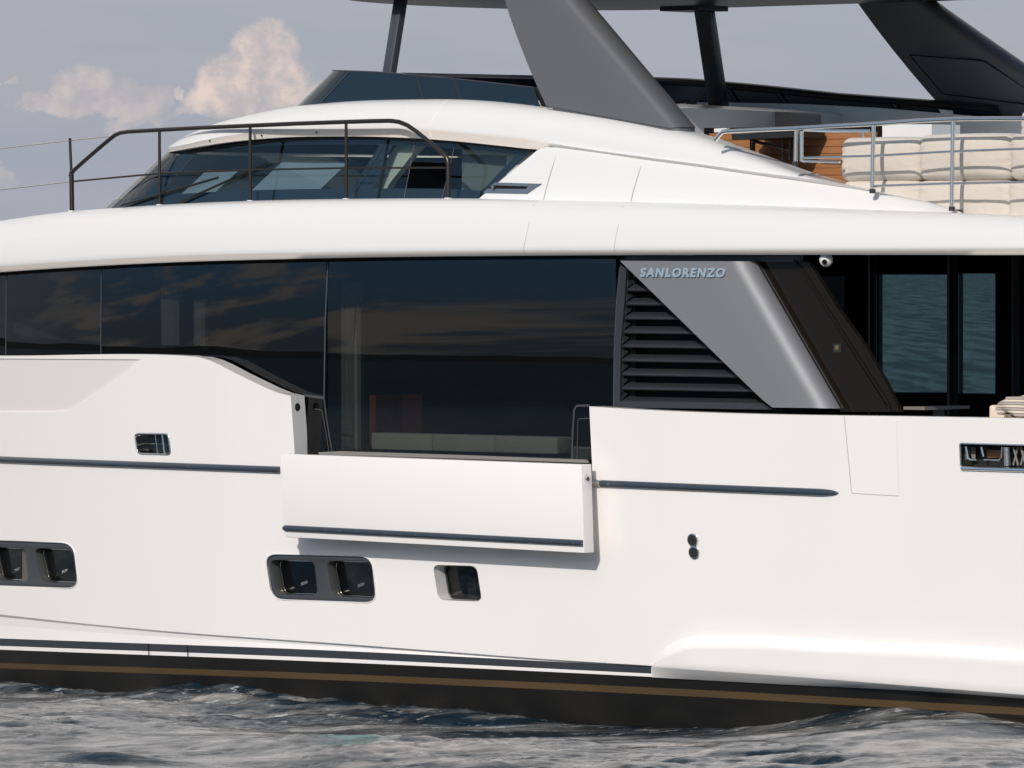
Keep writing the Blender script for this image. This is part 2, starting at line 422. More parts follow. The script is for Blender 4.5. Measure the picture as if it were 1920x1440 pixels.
# ------------------------------------------------------------------ water, hills
SEA = (.08, .10, .09)                             # steepness of swell, chop and ripples
def build_water():
    rng = np.random.default_rng(11)
    def axis(lo, hi, step, far, grow=1.16):
        a = list(np.arange(lo, hi + 1e-6, step)); s = step
        while a[-1] < far: s *= grow; a.append(a[-1] + s)
        s = step
        while a[0] > -far: s *= grow; a.insert(0, a[0] - s)
        return np.array(a)
    SU, SV = .025, .05
    V = axis(-13.0, 6.0, SV, 9000); U = axis(-8.75, 8.75, SU, 9000)   # V: away from the camera, U: to its right
    uu, vv = np.meshgrid(U, V)
    NU, NV = 1024, 512                               # one 25.6 m square patch of sea from its spectrum
    kx = 2 * np.pi * np.fft.fftfreq(NU, SU)[None, :]; ky = 2 * np.pi * np.fft.fftfreq(NV, SV)[:, None]
    kk = np.hypot(kx, ky); kk[0, 0] = 1e9
    al = np.arctan2(ky, kx) - R(76)
    def field(l0, l1, pw, spread, slope):
        k0, k1 = 2 * np.pi / l1, 2 * np.pi / l0
        win = 1 / (1 + (k0 / kk) ** 8) / (1 + (kk / k1) ** 8)
        A = kk ** -pw * win * (spread + np.cos(al) ** 2) * np.exp(2j * np.pi * rng.random(kk.shape)) * np.sqrt(-np.log(rng.random(kk.shape) + 1e-12))
        h = np.fft.ifft2(A); hx = np.fft.ifft2(1j * kx * A).real; hy = np.fft.ifft2(1j * ky * A).real
        c = slope / np.sqrt((hx ** 2 + hy ** 2).mean())
        return h.real * c, np.fft.ifft2(-1j * kx / kk * A).real * c, np.fft.ifft2(-1j * ky / kk * A).real * c
    big = field(1.1, 7.0, 2.4, .15, SEA[0]); mid = field(.30, 1.2, 2.1, .30, SEA[1]); fin_ = field(.10, .32, 2.0, .6, SEA[2])
    gust = field(2.0, 9.0, 2.6, .4, .1)[0]; gust = np.clip(.75 + .75 * gust / gust.std(), .05, 2.2)
    iu = np.round(uu / SU).astype(int) % NU; iv = np.round(vv / SV).astype(int) % NV
    tot = [big[c] * 1.0 + gust * mid[c] + gust * fin_[c] for c in range(3)]
    z = tot[0][iv, iu]; du = tot[1][iv, iu] * .9; dv = tot[2][iv, iu] * .9
    # one steeper crest in the left foreground
    bu, bv = unp_w(195, 1385)
    g = np.exp(-((uu - bu) / .75) ** 2 - ((vv - bv + .12*(uu-bu)) / .30) ** 2); z += .15 * g
    fade = np.exp(-np.maximum(0, np.maximum(np.abs(uu) - 10, np.maximum(-vv - 16, vv - 6))) / 6.0)
    z *= fade; du *= fade; dv *= fade
    z += -.19 + .56 * np.exp(-((uu - 4.4) / 1.7) ** 2) * np.exp(-((vv + 1) / 5.0) ** 2)
    # keep waves a little calmer against the hull
    X = (uu + du) * CS - (vv + dv) * SN; Y = (uu + du) * SN + (vv + dv) * CS
    n0, n1 = uu.shape
    co_ = np.stack([X.ravel(), Y.ravel(), z.ravel()], 1)
    idx = np.arange(n0 * n1).reshape(n0, n1)
    fs = np.stack([idx[:-1, :-1].ravel(), idx[:-1, 1:].ravel(), idx[1:, 1:].ravel(), idx[1:, :-1].ravel()], 1)
    me = bpy.data.meshes.new('water'); me.vertices.add(len(co_)); me.vertices.foreach_set('co', co_.ravel())
    me.loops.add(fs.size); me.polygons.add(len(fs)); me.loops.foreach_set('vertex_index', fs.ravel())
    me.polygons.foreach_set('loop_start', np.arange(0, fs.size, 4)); me.update(); me.validate()
    m = bpy.data.materials.new('sea_water'); m.use_nodes = True; k = NT(m.node_tree)
    pos = k.n('ShaderNodeNewGeometry').outputs['Position']
    rot = k.n('ShaderNodeVectorRotate', {'Vector': pos, 'Axis': (0, 0, 1), 'Angle': -TH}, rotation_type='AXIS_ANGLE').outputs[0]
    s1 = k.n('ShaderNodeMapping', {'Vector': rot, 'Scale': (.55, 1.0, 1)}).outputs[0]
    b1 = k.n('ShaderNodeBump', {'Height': k.noise(s1, 9.0, 5, .62), 'Strength': 1.0, 'Distance': .010})
    b2 = k.n('ShaderNodeBump', {'Height': k.noise(s1, .22, 6, .6), 'Strength': 1.0, 'Distance': .55, 'Normal': b1.outputs[0]})
    # the open sea further off has longer waves
    dist = k.n('ShaderNodeVectorMath', {0: pos}, operation='LENGTH').outputs['Value']
    bm_ = k.n('ShaderNodeMix', {0: k.ss(dist, 25, 70), 4: b1.outputs[0], 5: b2.outputs[0]}, data_type='VECTOR').outputs[1]
    # broken foam along the hull and in thin laces
    sp = k.n('ShaderNodeSeparateXYZ', {0: pos})
    lace = k.noise(k.n('ShaderNodeMapping', {'Vector': rot, 'Scale': (1.0, 2.0, 1)}).outputs[0], 3.4, 10, .74)
    near = k.ss(sp.outputs[1], -2.6, .35)
    fo = k.m('MULTIPLY', k.ss(lace, .56, .66), k.m('MULTIPLY', near, k.ss(dist, 30, 14)))
    p0 = unp(660, 1352, .0); w0 = water_at(660, 1350)
    dv_ = k.n('ShaderNodeVectorMath', {0: pos, 1: tuple(w0)}, operation='SUBTRACT').outputs[0]
    dm = k.n('ShaderNodeVectorRotate', {'Vector': dv_, 'Axis': (0, 0, 1), 'Angle': -TH}, rotation_type='AXIS_ANGLE').outputs[0]
    dl = k.n('ShaderNodeVectorMath', {0: k.n('ShaderNodeVectorMath', {0: dm, 1: (1.5, .55, 1.0)}, operation='MULTIPLY').outputs[0]}, operation='LENGTH').outputs['Value']
    tl = k.m('MULTIPLY', k.ss(dl, 1.0, .2), k.ss(lace, .34, .54))
    deep = k.mix(k.noise(rot, .35, 3), (.004, .016, .030, 1), (.007, .026, .040, 1))
    aer = k.m('MULTIPLY', k.ss(k.noise(k.n('ShaderNodeMapping', {'Vector': rot, 'Scale': (.45, 1.5, 1)}).outputs[0], 1.0, 8, .68), .42, .66), k.ss(dist, 40, 16))
    deep = k.mix(k.m('MULTIPLY', aer, .72), deep, (.47, .45, .42, 1))
    base = k.mix(k.m('MULTIPLY', tl, .6), deep, (.16, .50, .47, 1))
    base = k.mix(k.m('MULTIPLY', fo, .75), base, (.72, .74, .74, 1))
    rg = k.m('MULTIPLY_ADD', fo, .5, .06)
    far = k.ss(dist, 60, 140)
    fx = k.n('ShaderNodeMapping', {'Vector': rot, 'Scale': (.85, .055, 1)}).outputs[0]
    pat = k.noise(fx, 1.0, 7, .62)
    open_ = k.mix(k.ss(pat, .42, .60), (.012, .040, .058, 1), (.15, .20, .215, 1))  # painted pale and dark patches stand in for wave faces reflecting differently
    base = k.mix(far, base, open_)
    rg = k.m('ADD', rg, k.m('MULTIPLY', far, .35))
    p = k.n('ShaderNodeBsdfPrincipled', {'Base Color': base, 'Roughness': rg, 'IOR': 1.333, 'Specular IOR Level': k.m('MULTIPLY_ADD', far, -.38, .5), 'Normal': bm_})
    k.t.links.new(p.outputs[0], k.n('ShaderNodeOutputMaterial').inputs[0])
    o = link('water', me, m, None, 0)
    for q in me.polygons: q.use_smooth = True
    tag(o, 'choppy grey blue sea mirroring the white hull', 'sea', kind='structure')

def water_at(px, py):
    d = ray(px, py); return CAM + d * (-CAM.z / d.z)
def unp_w(px, py):
    p = water_at(px, py); return p.dot(RT), p.dot(FW)
build_water()

def build_hills():
    V, Fs = [], []; n = 140; rows = 5
    for i in range(n + 1):
        a = R(-170) + R(160) * i / n                 # round the sunward side
        for j in range(rows):
            t = j / (rows - 1); r = 5200 + 900 * t
            h = (30 + 22 * noise.fractal(Vector((i * .07, 1.7, 0)), 1.0, 2.0, 5)) * math.sin(math.pi * min(1, t * .75 + .0)) if 0 < j else -2
            V.append((r * math.cos(a), r * math.sin(a), h))
    for i in range(n):
        for j in range(rows - 1):
            b = i * rows + j; Fs.append((b, b + 1, b + rows + 1, b + rows))
    o = mesh('hills', V, Fs, pm('wooded_hills', (.030, .034, .032), .9, var=(.004, .3, (1, 1, 1))), None, 60)
    tag(o, 'low dark coast seen only as a reflection in the saloon glass', 'hills', kind='structure')
build_hills()

# ------------------------------------------------------------------ the yacht
base = unp(960, 1290, .3)
YACHT = empty('motor_yacht', (0, YC, 0), 'white motor yacht with dark glass, grey fins and lowered side balcony on choppy sea', 'yacht')
bpy.context.view_layer.update()
_link = link
YP = Matrix.Translation((0, YC, 0)).inverted()
def link(name, me, mats, parent=None, smooth=30):
    o = _link(name, me, mats, parent, smooth)
    if parent is not None:
        # children keep world coordinates
        root = parent
        while root.parent: root = root.parent
        if root is YACHT: o.matrix_parent_inverse = YP if parent is YACHT else Matrix.Identity(4)
        else: o.matrix_parent_inverse = parent.matrix_world.inverted() if parent is root else Matrix.Identity(4)
    return o

L = dict(   # lines of the hull, in pixels
    top=[(0, 667), (360, 668), (700, 715), (1105, 762), (1920, 785)],
    crease=[(0, 1152), (167, 1170), (333, 1185), (640, 1207), (840, 1222), (1040, 1237), (1220, 1248), (1440, 1262), (1920, 1290)],
    st=[(0, 1197), (640, 1220.5), (1040, 1240.5), (1220, 1249.5), (1440, 1263.5), (1920, 1291.5)],
    sb=[(0, 1211), (640, 1235), (1220, 1263), (1440, 1273), (1744, 1290), (1920, 1303)],
    bt=[(0, 1218), (640, 1242), (1200, 1268), (1462, 1282), (1744, 1296), (1920, 1309)],
    b1=[(0, 1243), (640, 1264), (1280, 1292), (1920, 1327)],
    b2=[(0, 1253), (640, 1276), (1280, 1305), (1920, 1341)])
def hl(n): return lambda x: curve(L[n], x)

def build_hull():
    xs = px_range(-620, 1222, 26)[:-1] + [1221, 1223] + px_range(1248, 2400, 26)
    def line(n, o, dy=0.0): return [unp(x, curve(L[n], x) + dy, hF(o)) for x in xs]
    rows, mats = [], []
    NR = 14
    for i in range(NR + 1):
        rows.append([unp(x, lerp(curve(L['top'], x), curve(L['crease'], x), i / NR), hullF) for x in xs]); mats.append(0)
    rows.append([unp(x, lerp(curve(L['crease'], x), curve(L['st'], x), .10), hF(.035)) for x in xs]); mats.append(0)
    rows.append([unp(x, lerp(curve(L['crease'], x), curve(L['st'], x), .45), hF(.040)) for x in xs]); mats.append(0)
    rows.append(line('st', .03)); mats.append(1)
    rows.append(line('sb', .05)); mats.append(0)
    rows.append(line('bt', .05)); mats.append(2)
    rows.append(line('b1', .08)); mats.append(3)
    rows.append(line('b2', .10)); mats.append(2)
    rows.append([unp(x, curve(L['b2'], x) + 60, hF(.22)) for x in xs]); mats.append(2)
    rows.append([p + Vector((0, .7, -1.0)) for p in rows[-1]]); mats.append(2)
    n = len(xs); nr = len(rows)
    T = .22
    V = [p for r in rows for p in r] + [p + Vector((0, T, 0)) for r in rows for p in r]
    B = nr * n; Fs, mi = [], []
    for i in range(nr - 1):
        for c in range(n - 1):
            m = mats[i]
            if m == 1 and xs[c] > 1220: m = 0
            Fs.append((i*n + c, i*n + c + 1, (i+1)*n + c + 1, (i+1)*n + c)); mi.append(m)
            Fs.append((B + i*n + c, B + (i+1)*n + c, B + (i+1)*n + c + 1, B + i*n + c + 1)); mi.append(0)
    for c in range(n - 1):
        Fs.append((c, B + c, B + c + 1, c + 1)); mi.append(0)
        q = (nr - 1) * n + c; Fs.append((q, q + 1, B + q + 1, B + q)); mi.append(2)
    for i in range(nr - 1):
        Fs.append((i*n, (i+1)*n, B + (i+1)*n, B + i*n)); mi.append(0)
        q = i*n + n - 1; Fs.append((q, B + q, B + q + n, q + n)); mi.append(0)
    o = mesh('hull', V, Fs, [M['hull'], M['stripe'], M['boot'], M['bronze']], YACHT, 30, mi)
    return o
HULL = build_hull()

def hull_cutter(px, y0=-.6, y1=.9, F=hullF):
    P = UP(px, F)
    return MB().prism([(p.x, y0, p.z) for p in P], [(p.x, y1 + plan(p.x), p.z) for p in P]).out('cutter', M['hull'], None, 0)

def sloped(px, F=hullF, d0=-.5, d1=.5):
    """cutter whose near and far faces follow the hull"""
    P = UP(px, F); return MB().prism(off(P, (0, d0, 0)), off(P, (0, d1, 0))).out('cutter', M['hull'], None, 0)

OPEN_L = [(545, 741), (549, 800), (555, 906)]
SLOPE = [(352, 668), (372, 669.5), (392, 675), (412, 684), (440, 699), (500, 728), (524, 737.5), (545, 742)]
cutters = [hull_cutter([(352, 560)] + SLOPE + [(550, 810), (556, 915), (1110.5, 925), (1110.5, 905), (1110, 868), (1105, 762.5), (1105, 560)])]
PORTS = [  # outer frame, openings
    ([(-65, 1010), (138, 1018), (148, 1104), (-50, 1097)], [[(-24, 1026), (42, 1028), (50, 1091), (-11, 1088)], [(60, 1028), (134, 1031), (142, 1095), (75, 1092)]]),
    ([(496, 1038), (697, 1043), (707, 1131), (509, 1124)], [[(504, 1050), (586, 1052), (593, 1117), (516, 1115)], [(609, 1052), (694, 1053), (700, 1122), (621, 1119)]])]
for fr, ops in PORTS: cutters.append(hull_cutter(rpoly(fr, 24)))
SPORT = [(811, 1059), (894, 1061), (904, 1128), (822, 1125)]
cutters.append(hull_cutter(rpoly(SPORT, 13)))
FAIR_L = [(252, 812), (317, 813), (322, 853), (257, 851)]
FAIR_R = [(1799, 831), (2090, 839), (2093, 884), (1801, 876)]
cutters.append(hull_cutter(rpoly(FAIR_L, 9))); cutters.append(hull_cutter(rpoly(FAIR_R, 4)))
# shallow inlay forward
def inlay():
    m = MB(); tops, bots = [], []
    xs = px_range(-500, 130, 30) + [150, 172, 200, 230, 258, 264]
    for x in xs:
        t = 672.5 + (x) * .006; b = 772 if x <= 110 else (771.5 - (x - 110) * .06 if x < 130 else (770 - (x - 130) * (770 - 684) / (258 - 130)) if x < 258 else 679.0)
        tops.append((x, t)); bots.append((x, max(b, t + 1.2)))
    A = UP(tops, hF(-.3)); B = UP(bots, hF(-.3)); C = UP(bots, hF(.014)); D = UP(tops, hF(.014))
    A2 = [Vector((d.x, a.y, d.z)) for a, d in zip(A, D)]; B2 = [Vector((d.x, a.y, d.z)) for a, d in zip(B, C)]
    m.grid([A2, B2, C, D], close=True); n = len(xs)
    m.F.append((0, n, 2*n, 3*n)); m.F.append((n - 1, 4*n - 1, 3*n - 1, 2*n - 1))
    return m.out('cutter', M['panel'], None, 0), A2
cutters.append(inlay()[0])
cut(HULL, cutters)
hull_normals(HULL, hullF)
HULL.data.materials.append(M['panel']); pi = len(HULL.data.materials) - 1
for p in HULL.data.polygons:                         # the inlay's floor has its own satin paint
    c = p.center; a, b = proj(c)
    if a < 262 and 660 < b < 776 and abs(c.y - hullF(c.x, c.z) - .014) < .004: p.material_index = pi

def strip_lines():
    # sponson along the after quarter
    top = [(1222, 1249), (1245, 1221), (1275, 1203), (1312, 1195), (1420, 1196), (1537, 1202), (1730, 1210), (1920, 1222)]
    bot = [(1222, 1249.6), (1500, 1269), (1744, 1288), (1920, 1302)]
    xs = [1222.5, 1226, 1232, 1240, 1250, 1262, 1275, 1290, 1312] + px_range(1330, 2400, 30)
    W = lambda x: .115 * min(1, (x - 1222) / 70) ** .6
    rows = [[unp(x, curve(top, x) - 6, hF(.03)) for x in xs], [unp(x, curve(top, x) - 3, hF(.0)) for x in xs]]
    for t, f in ((2, .22), (5, .48), (9, .74), (14, .92), (20, 1.0)):
        rows.append([unp(x, min(curve(top, x) + t * min(1, (x - 1222) / 40), lerp(curve(top, x), curve(bot, x), .8)), hF(-W(x) * f)) for x in xs])
    for t in (.35, .6, .8, 1):
        rows.append([unp(x, max(lerp(curve(top, x), curve(bot, x), t), curve(top, x) + min(21, (curve(bot, x) - curve(top, x)) * .82)), hF(-W(x))) for x in xs])
    edge = rows[-1]
    rows.append([p + Vector((0, .006, -.008)) for p in edge])
    rows.append([unp(x, curve(L['bt'], x) + 1, hF(.03)) for x in xs])
    m = MB().grid(rows)
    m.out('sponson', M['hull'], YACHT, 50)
strip_lines()

def rub(px, F, r, name='rub_rail', parent=None, taper=(False, True), mat='navy', tips=(.05, .26)):
    """half-round rubbing strake with screw heads"""
    n = 40; pts, rad = [], []
    ts = sorted([q / n for q in range(n + 1)] + [.002, .006, .012, .018, .998, .994, .988, .981, .97])
    Ln = (unp(*px[-1], F) - unp(*px[0], F)).length
    for t in ts:
        x = lerp(px[0][0], px[-1][0], t); pts.append(unp(x, curve(px, x), F)); q = 1.0
        for on, d, nose in ((taper[0], t * Ln, tips[0]), (taper[1], (1 - t) * Ln, tips[1])):
            if on and d < nose: q = min(q, max(.08, math.sqrt(max(0, 1 - (1 - d / nose) ** 2))))
        rad.append(r * q)
    o = MB().tube(pts, rad, 14).out(name, M[mat], parent or YACHT, 50)
    for i in range(4, len(pts) - 5, 2):
        p = pts[i]; s = MB().tube([p + Vector((0, -r * .96, .0)), p + Vector((0, -r * 1.06, .0))], .006, 6)
        s.out('screw', M['chrome'], o)
    return o
rub([(-600, 834), (0, 861.5), (525, 881)], hF(-.005), .038, taper=(False, False))
rub([(1122, 906.5), (1572, 924.5)], hF(-.005), .038, taper=(True, True))
MB().tube([unp(1113, 906, hF(-.005)), unp(1124, 906.6, hF(-.005)), unp(1134, 907.2, hF(-.004))], [.040, .040, .030], 14).out('rub_rail_end', M['steel'], YACHT)

# ---- port lights
def tube_window(fr, ops, mat, F, depth, name, label=None):
    P = UP(shrink(rpoly(fr, 22), .988), F)
    o = MB().prism(off(P, (0, .014, 0)), off(P, (0, depth, 0))).out(name, [mat, M['tunnel']], YACHT)
    cs = []
    for op in ops:
        Q = UP(rpoly(op, 13), F); cs.append(MB().prism([(q.x, q.y - .5, q.z) for q in Q], [(q.x, q.y + .8, q.z) for q in Q]).out('cutter', M['tunnel'], None, 0))
    cut(o, cs); bevel(o, .008, 2, 50)
    for op in ops:
        c = UP(op, F); cx = sum((p.x for p in c)) / 4; cz = sum((p.z for p in c)) / 4; cy = sum(p.y for p in c) / 4
        e = off(UP([(a, b) for a, b in op], F), (0, depth * .86, 0))
        w = [Vector((cx + (p.x - cx) * 1.12, p.y, cz + (p.z - cz) * 1.12)) for p in e]
        MB().prism(w, off(w, (0, .012, 0))).out('pane', M['g_port'], o)
        g = MB()
        Q = [Vector((q.x, q.y, q.z)) for q in off(UP(rpoly([plerp(q, (sum(a for a, _ in op)/4, sum(b for _, b in op)/4), .05) for q in op], 11), F), (0, depth * .80, 0))]
        g.tube(Q + [Q[0]], .006, 6, False); g.out('gasket', M['chrome'], o)
        # a dark cabin well behind the glass
        z0 = min(p.z for p in c) - .25; z1 = max(p.z for p in c) + .2; x0 = min(p.x for p in c) - .3; x1 = max(p.x for p in c) + .3
        b = MB().box((x0, cy + depth + .03, z0), (x1, cy + depth + .9, z1)); b.F = [f for f in b.F if f != (0, 1, 2, 3)]
        b.out('cabin_lining', M['lining'], o)
        for k_ in range(2):                          # hinge and dog of the opening port
            q = unp(lerp(op[0][0], op[1][0], .55), lerp(op[0][1], op[3][1], .70) + k_ * 3, F) + Vector((0, depth * .7, 0))
            MB().tube([q, q + Vector((.07, .03, .03))], .010 - .003 * k_, 8).out('dog_handle', M['chrome'], o)
    return o
for fr, ops in PORTS:
    tube_window(fr, ops, M['frame'], hullF, .19, 'twin_port_light')
    rim = UP(rpoly(fr, 24), hF(-.002)); MB().tube(rim + [rim[0]], .007, 8, False).out('port_rim', M['white'], YACHT)
def single_port():
    P = UP(shrink(rpoly(SPORT, 13), .978), hullF)
    o = MB().prism(off(P, (0, .002, 0)), off(P, (0, .20, 0)))
    n = len(P); o.F = o.F[2:]                         # open ended reveal
    ob = mesh('square_port_light', o.V, o.F, M['white'], YACHT)
    G = off(P, (0, .185, 0)); cx = sum(p.x for p in G) / n; cz = sum(p.z for p in G) / n
    rim = [Vector((cx + (p.x - cx) * .97, p.y - .01, cz + (p.z - cz) * .97)) for p in G]
    MB().tube(rim + [rim[0]], .012, 8, False).out('gasket', M['satin'], ob)
    MB().prism(G, off(G, (0, .01, 0))).out('pane', M['g_port'], ob)
    b = MB().box((cx - .5, G[0].y + .03, cz - .35), (cx + .5, G[0].y + .9, cz + .3)); b.F = [f for f in b.F if f != (0, 1, 2, 3)]
    b.out('cabin_lining', M['lining'], ob)
    MB().box((cx - .22, G[0].y + .25, cz - .34), (cx - .10, G[0].y + .30, cz + .28)).out('cabin_curtain', M['curtain'], ob)
single_port()

def fairlead_left():
    P = UP(shrink(rpoly(FAIR_L, 9), .97), hullF); n = len(P)
    m = MB().prism(off(P, (0, .0, 0)), off(P, (0, .22, 0))); m.F = m.F[2:]
    o = mesh('mooring_fairlead', m.V, m.F, M['chrome'], YACHT)
    MB().tube(off(P, (0, -.002, 0)) + [P[0] + Vector((0, -.002, 0))], .010, 8, False).out('rim', M['steel'], o)
    for fx, w in ((.42, .006), (.62, .013), (.80, .013)):
        a = unp(lerp(252, 317, fx), 813, hullF) + Vector((0, .10, -.0)); b = unp(lerp(257, 322, fx), 853, hullF) + Vector((0, .10, 0))
        MB().tube([a, b], w, 10).out('roller', M['steel'], o)
    a = unp(254, 832, hullF) + Vector((0, .13, 0)); b = unp(320, 833, hullF) + Vector((0, .13, 0)); MB().tube([a, b], .010, 8).out('roller', M['chrome'], o)
    b = MB().box((P[0].x - .25, P[0].y + .30, P[0].z - .45), (P[0].x + .7, P[0].y + .34, P[0].z + .25)); b.out('locker_back', M['deckgrey'], o)
fairlead_left()
def fairlead_right():
    P = UP(shrink(rpoly(FAIR_R, 4), .992), hullF)
    m = MB().prism(off(P, (0, .0, 0)), off(P, (0, .24, 0))); m.F = m.F[2:]
    o = mesh('mooring_fairlead', m.V, m.F, M['chrome'], YACHT)
    MB().tube(off(P, (0, -.004, 0)) + [P[0] + Vector((0, -.004, 0))], .009, 8, False).out('rim', M['steel'], o)
    MB().tube([unp(1803, 878, hF(-.012)), unp(2092, 886.5, hF(-.012))], .020, 10).out('lip', M['steel'], o)
    MB().tube([unp(1888, 838, hF(.06)), unp(1889, 873, hF(.06))], .036, 18).out('roller', M['steel'], o)
    MB().tube([unp(1811, 837, hF(.05)), unp(1815, 858, hF(.05)), unp(1819, 862, hF(.05)), unp(1832, 863, hF(.05))], .014, 10).out('horn', M['steel'], o)
    MB().tube([unp(1840, 838, hF(.09)), unp(1844, 856, hF(.09))], .014, 10).out('horn', M['steel'], o)
    MB().tube([unp(1845, 862, hF(.07)), unp(1874, 863, hF(.07)), unp(1878, 858, hF(.07)), unp(1879, 838, hF(.07))], .011, 10).out('horn', M['steel'], o)
    MB().prism(UP([(1818, 838), (1829, 838), (1829, 862), (1822, 862)], hF(.16)), UP([(1818, 838), (1829, 838), (1829, 862), (1822, 862)], hF(.18))).out('plate', M['seatgrey'], o)
    for k_ in range(9):                              # braided line stowed behind the roller
        x = 1900 + k_ * 14
        MB().tube([unp(x, 838, hF(.07)), unp(x + 9, 872, hF(.07))], .010, 8).out('rope_strand', M['seatgrey'], o)
        MB().tube([unp(x + 9, 838, hF(.085)), unp(x, 872, hF(.085))], .010, 8).out('rope_strand', M['seatgrey'], o)
    q = P[0]; MB().box((q.x - .3, q.y + .25, q.z - .5), (q.x + 2.8, q.y + .29, q.z + .2)).out('locker_back', M['interior'], o)
    MB().prism(UP([(1850, 843), (1876, 844), (1876, 858), (1850, 858)], hF(.2)), UP([(1850, 843), (1876, 844), (1876, 858), (1850, 858)], hF(.22))).out('teak_pad', M['teak'], o)
fairlead_right()

# two round vents, seams
for cx, cy in ((1300, 1012), (1302.5, 1035.5)):
    c = unp(cx, cy, hullF); nrm = Vector((0, -1, -.09)).normalized()
    v = MB().tube([c + nrm * -.01, c + nrm * .018, c + nrm * .020], [.066, .066, .060], 28).out('overboard_vent', M['chrome'], YACHT)
    MB().tube([c + nrm * .0205, c + nrm * .024], [.055, .053], 28).out('grille', M['satin'], v)

def seam(px, F, w=.006, name='panel_seam', mat='seam', smoothc=True):
    """thin joint line laid on a surface"""
    P = UP(px, F)
    n = len(P); m = MB(); a, b = [], []
    for i, p in enumerate(P):
        d = (P[min(n-1, i+1)] - P[max(0, i-1)]).normalized(); s = d.cross(Vector((0, 1, 0))).normalized() * (w / 2)
        a.append(p + s); b.append(p - s)
    m.grid([a, off(a, (0, -.002, 0)), off(b, (0, -.002, 0)), b])
    return m.out(name, M[mat], YACHT)
seam([(1583, 780), (1588, 830), (1593, 880), (1596.5, 922), (1599, 925)], hF(.001), .009)
seam([(1598, 925), (1640, 927.5), (1686, 930)], hF(.001), .009, mat='seam')
seam([(1686, 930), (1684, 880), (1681, 790)], hF(.001), .006, mat='panel')

for x in (278, 351): seam([(x, curve(L['st'], x) + .5), (x + 1, curve(L['bt'], x))], hF(.020 if 0 else .028), .010, 'stripe_gate_joint', 'black')
# ---- the lowered balcony
def balcony():
    F = lambda x, z: -.215 + .045 * (1.9 - z) * 1.0
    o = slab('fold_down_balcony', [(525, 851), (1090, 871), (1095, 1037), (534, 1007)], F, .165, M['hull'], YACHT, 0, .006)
    r = rub([(530, 990), (1093, 1018.5)], lambda x, z: F(x, z) - .004, .034, parent=o, taper=(True, False))
    e = unp(1099.5, 895, lambda x, z: F(x, z) + .08) 
    c = Vector((unp(1090, 880, F).x, F(0, 2.3) + .085, unp(1100, 896, -.13).z))
    MB().tube([c, c + Vector((.012, 0, 0)), c + Vector((.014, 0, 0))], [.034, .034, .026], 20).out('latch', M['chrome'], o)
    MB().tube([c + Vector((.013, 0, 0)), c + Vector((.018, 0, 0))], .014, 14).out('latch_pin', M['satin'], o)
    # hinge plate behind the panel
    MB().prism(UP([(1110, 901), (1114, 901), (1115, 926), (1111, 926)], .10), UP([(1110, 901), (1114, 901), (1115, 926), (1111, 926)], .12)).out('hinge', M['satin'], o)
balcony()
# pin socket in the forward bulwark end, deck of the recess
c = unp(552.5, 764, .115); xx = unp(545, 764, hullF).x
MB().tube([Vector((xx - .02, .115, c.z)), Vector((xx + .012, .115, c.z)), Vector((xx + .014, .115, c.z))], [.05, .05, .04], 20).out('latch_socket', M['satin'], YACHT)
MB().tube([Vector((xx + .013, .115, c.z)), Vector((xx + .018, .115, c.z))], .018, 14).out('latch_socket_core', M['chrome'], YACHT)

# ------------------------------------------------------------------ saloon glass
EAVE = [(-400, 545), (0, 510), (300, 492.5), (640, 483.5), (820, 481), (1165, 478.5), (1920, 478)]
def gF(o=0.0, side=.24): return lambda x, z: plan(x) * .92 + side + .0092 * (z - 3.52) + .016 * (z - 3.52) ** 2 + .0012 * x + o
def salon():
    panes = [(-420, 12, 720, 720), (12, 190, 720, 720), (190, 613, 720, 900), (613, 1156, 900, 905)]
    for i, (a, b, ya, yb) in enumerate(panes):
        m = MB(); xs = px_range(a + (1.2 if i else 0), b - 1.2, 40); rows = []
        for t in [q / 12 for q in range(13)]:
            rows.append([unp(x - (2 if i == 3 and x > 1100 else 0) * t, lerp(curve(EAVE, x) - 6, 915 if i > 1 else 760, t), gF()) for x in xs])
        m.grid(rows)
        m.out('salon_window', M['g_salon'], YACHT, 80)
        w = YACHT
    # dark joints and the door frames
    for x, y1 in ((12, 690), (190, 690)):
        seam([(x, curve(EAVE, x) + 2), (x - 1, y1)], gF(-.003), .014, 'window_joint', 'stripe')
    seam([(615, 486), (610, 600), (607.5, 745), (613, 790), (626, 865)], gF(-.004), .018, 'window_joint', 'frame')
    seam([(1163, 500), (1157, 560), (1152, 660), (1151, 762)], gF(-.006), .018, 'window_joint', 'frame')
    seam([(570, 741), (592, 744), (608, 746)], gF(-.006), .03, 'door_trim', 'frame')
    seam([(590, 767), (600, 768), (604, 770), (612, 815), (620, 868)], gF(-.006), .012, 'door_trim', 'groove')
    seam([(1072, 868), (1074, 810), (1077, 768), (1081, 761), (1106, 760)], gF(-.006), .022, 'door_trim', 'frame')
    seam([(1082, 868), (1084, 790), (1086, 785), (1106, 784)], gF(-.006), .010, 'door_trim', 'groove')
    # door sill
    P = [(596, 848), (640, 846), (860, 853), (1100, 862), (1104, 868), (860, 860), (640, 853.5), (600, 854)]
    slab('door_sill', P, gF(-.012), .02, M['seatgrey'], YACHT)
    # opaque lower band of the bulwark line
    slab('recess_floor', [(548, 882), (1108, 903), (1108, 930), (548, 905)], .13, .5, M['satin'], YACHT)
    # black strip painting the eave's thin shadow over the window tops
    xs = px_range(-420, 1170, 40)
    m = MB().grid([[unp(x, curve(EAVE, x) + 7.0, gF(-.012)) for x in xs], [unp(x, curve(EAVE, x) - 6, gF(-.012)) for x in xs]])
    m.out('eave_shadow_strip', M['black'], YACHT)
salon()

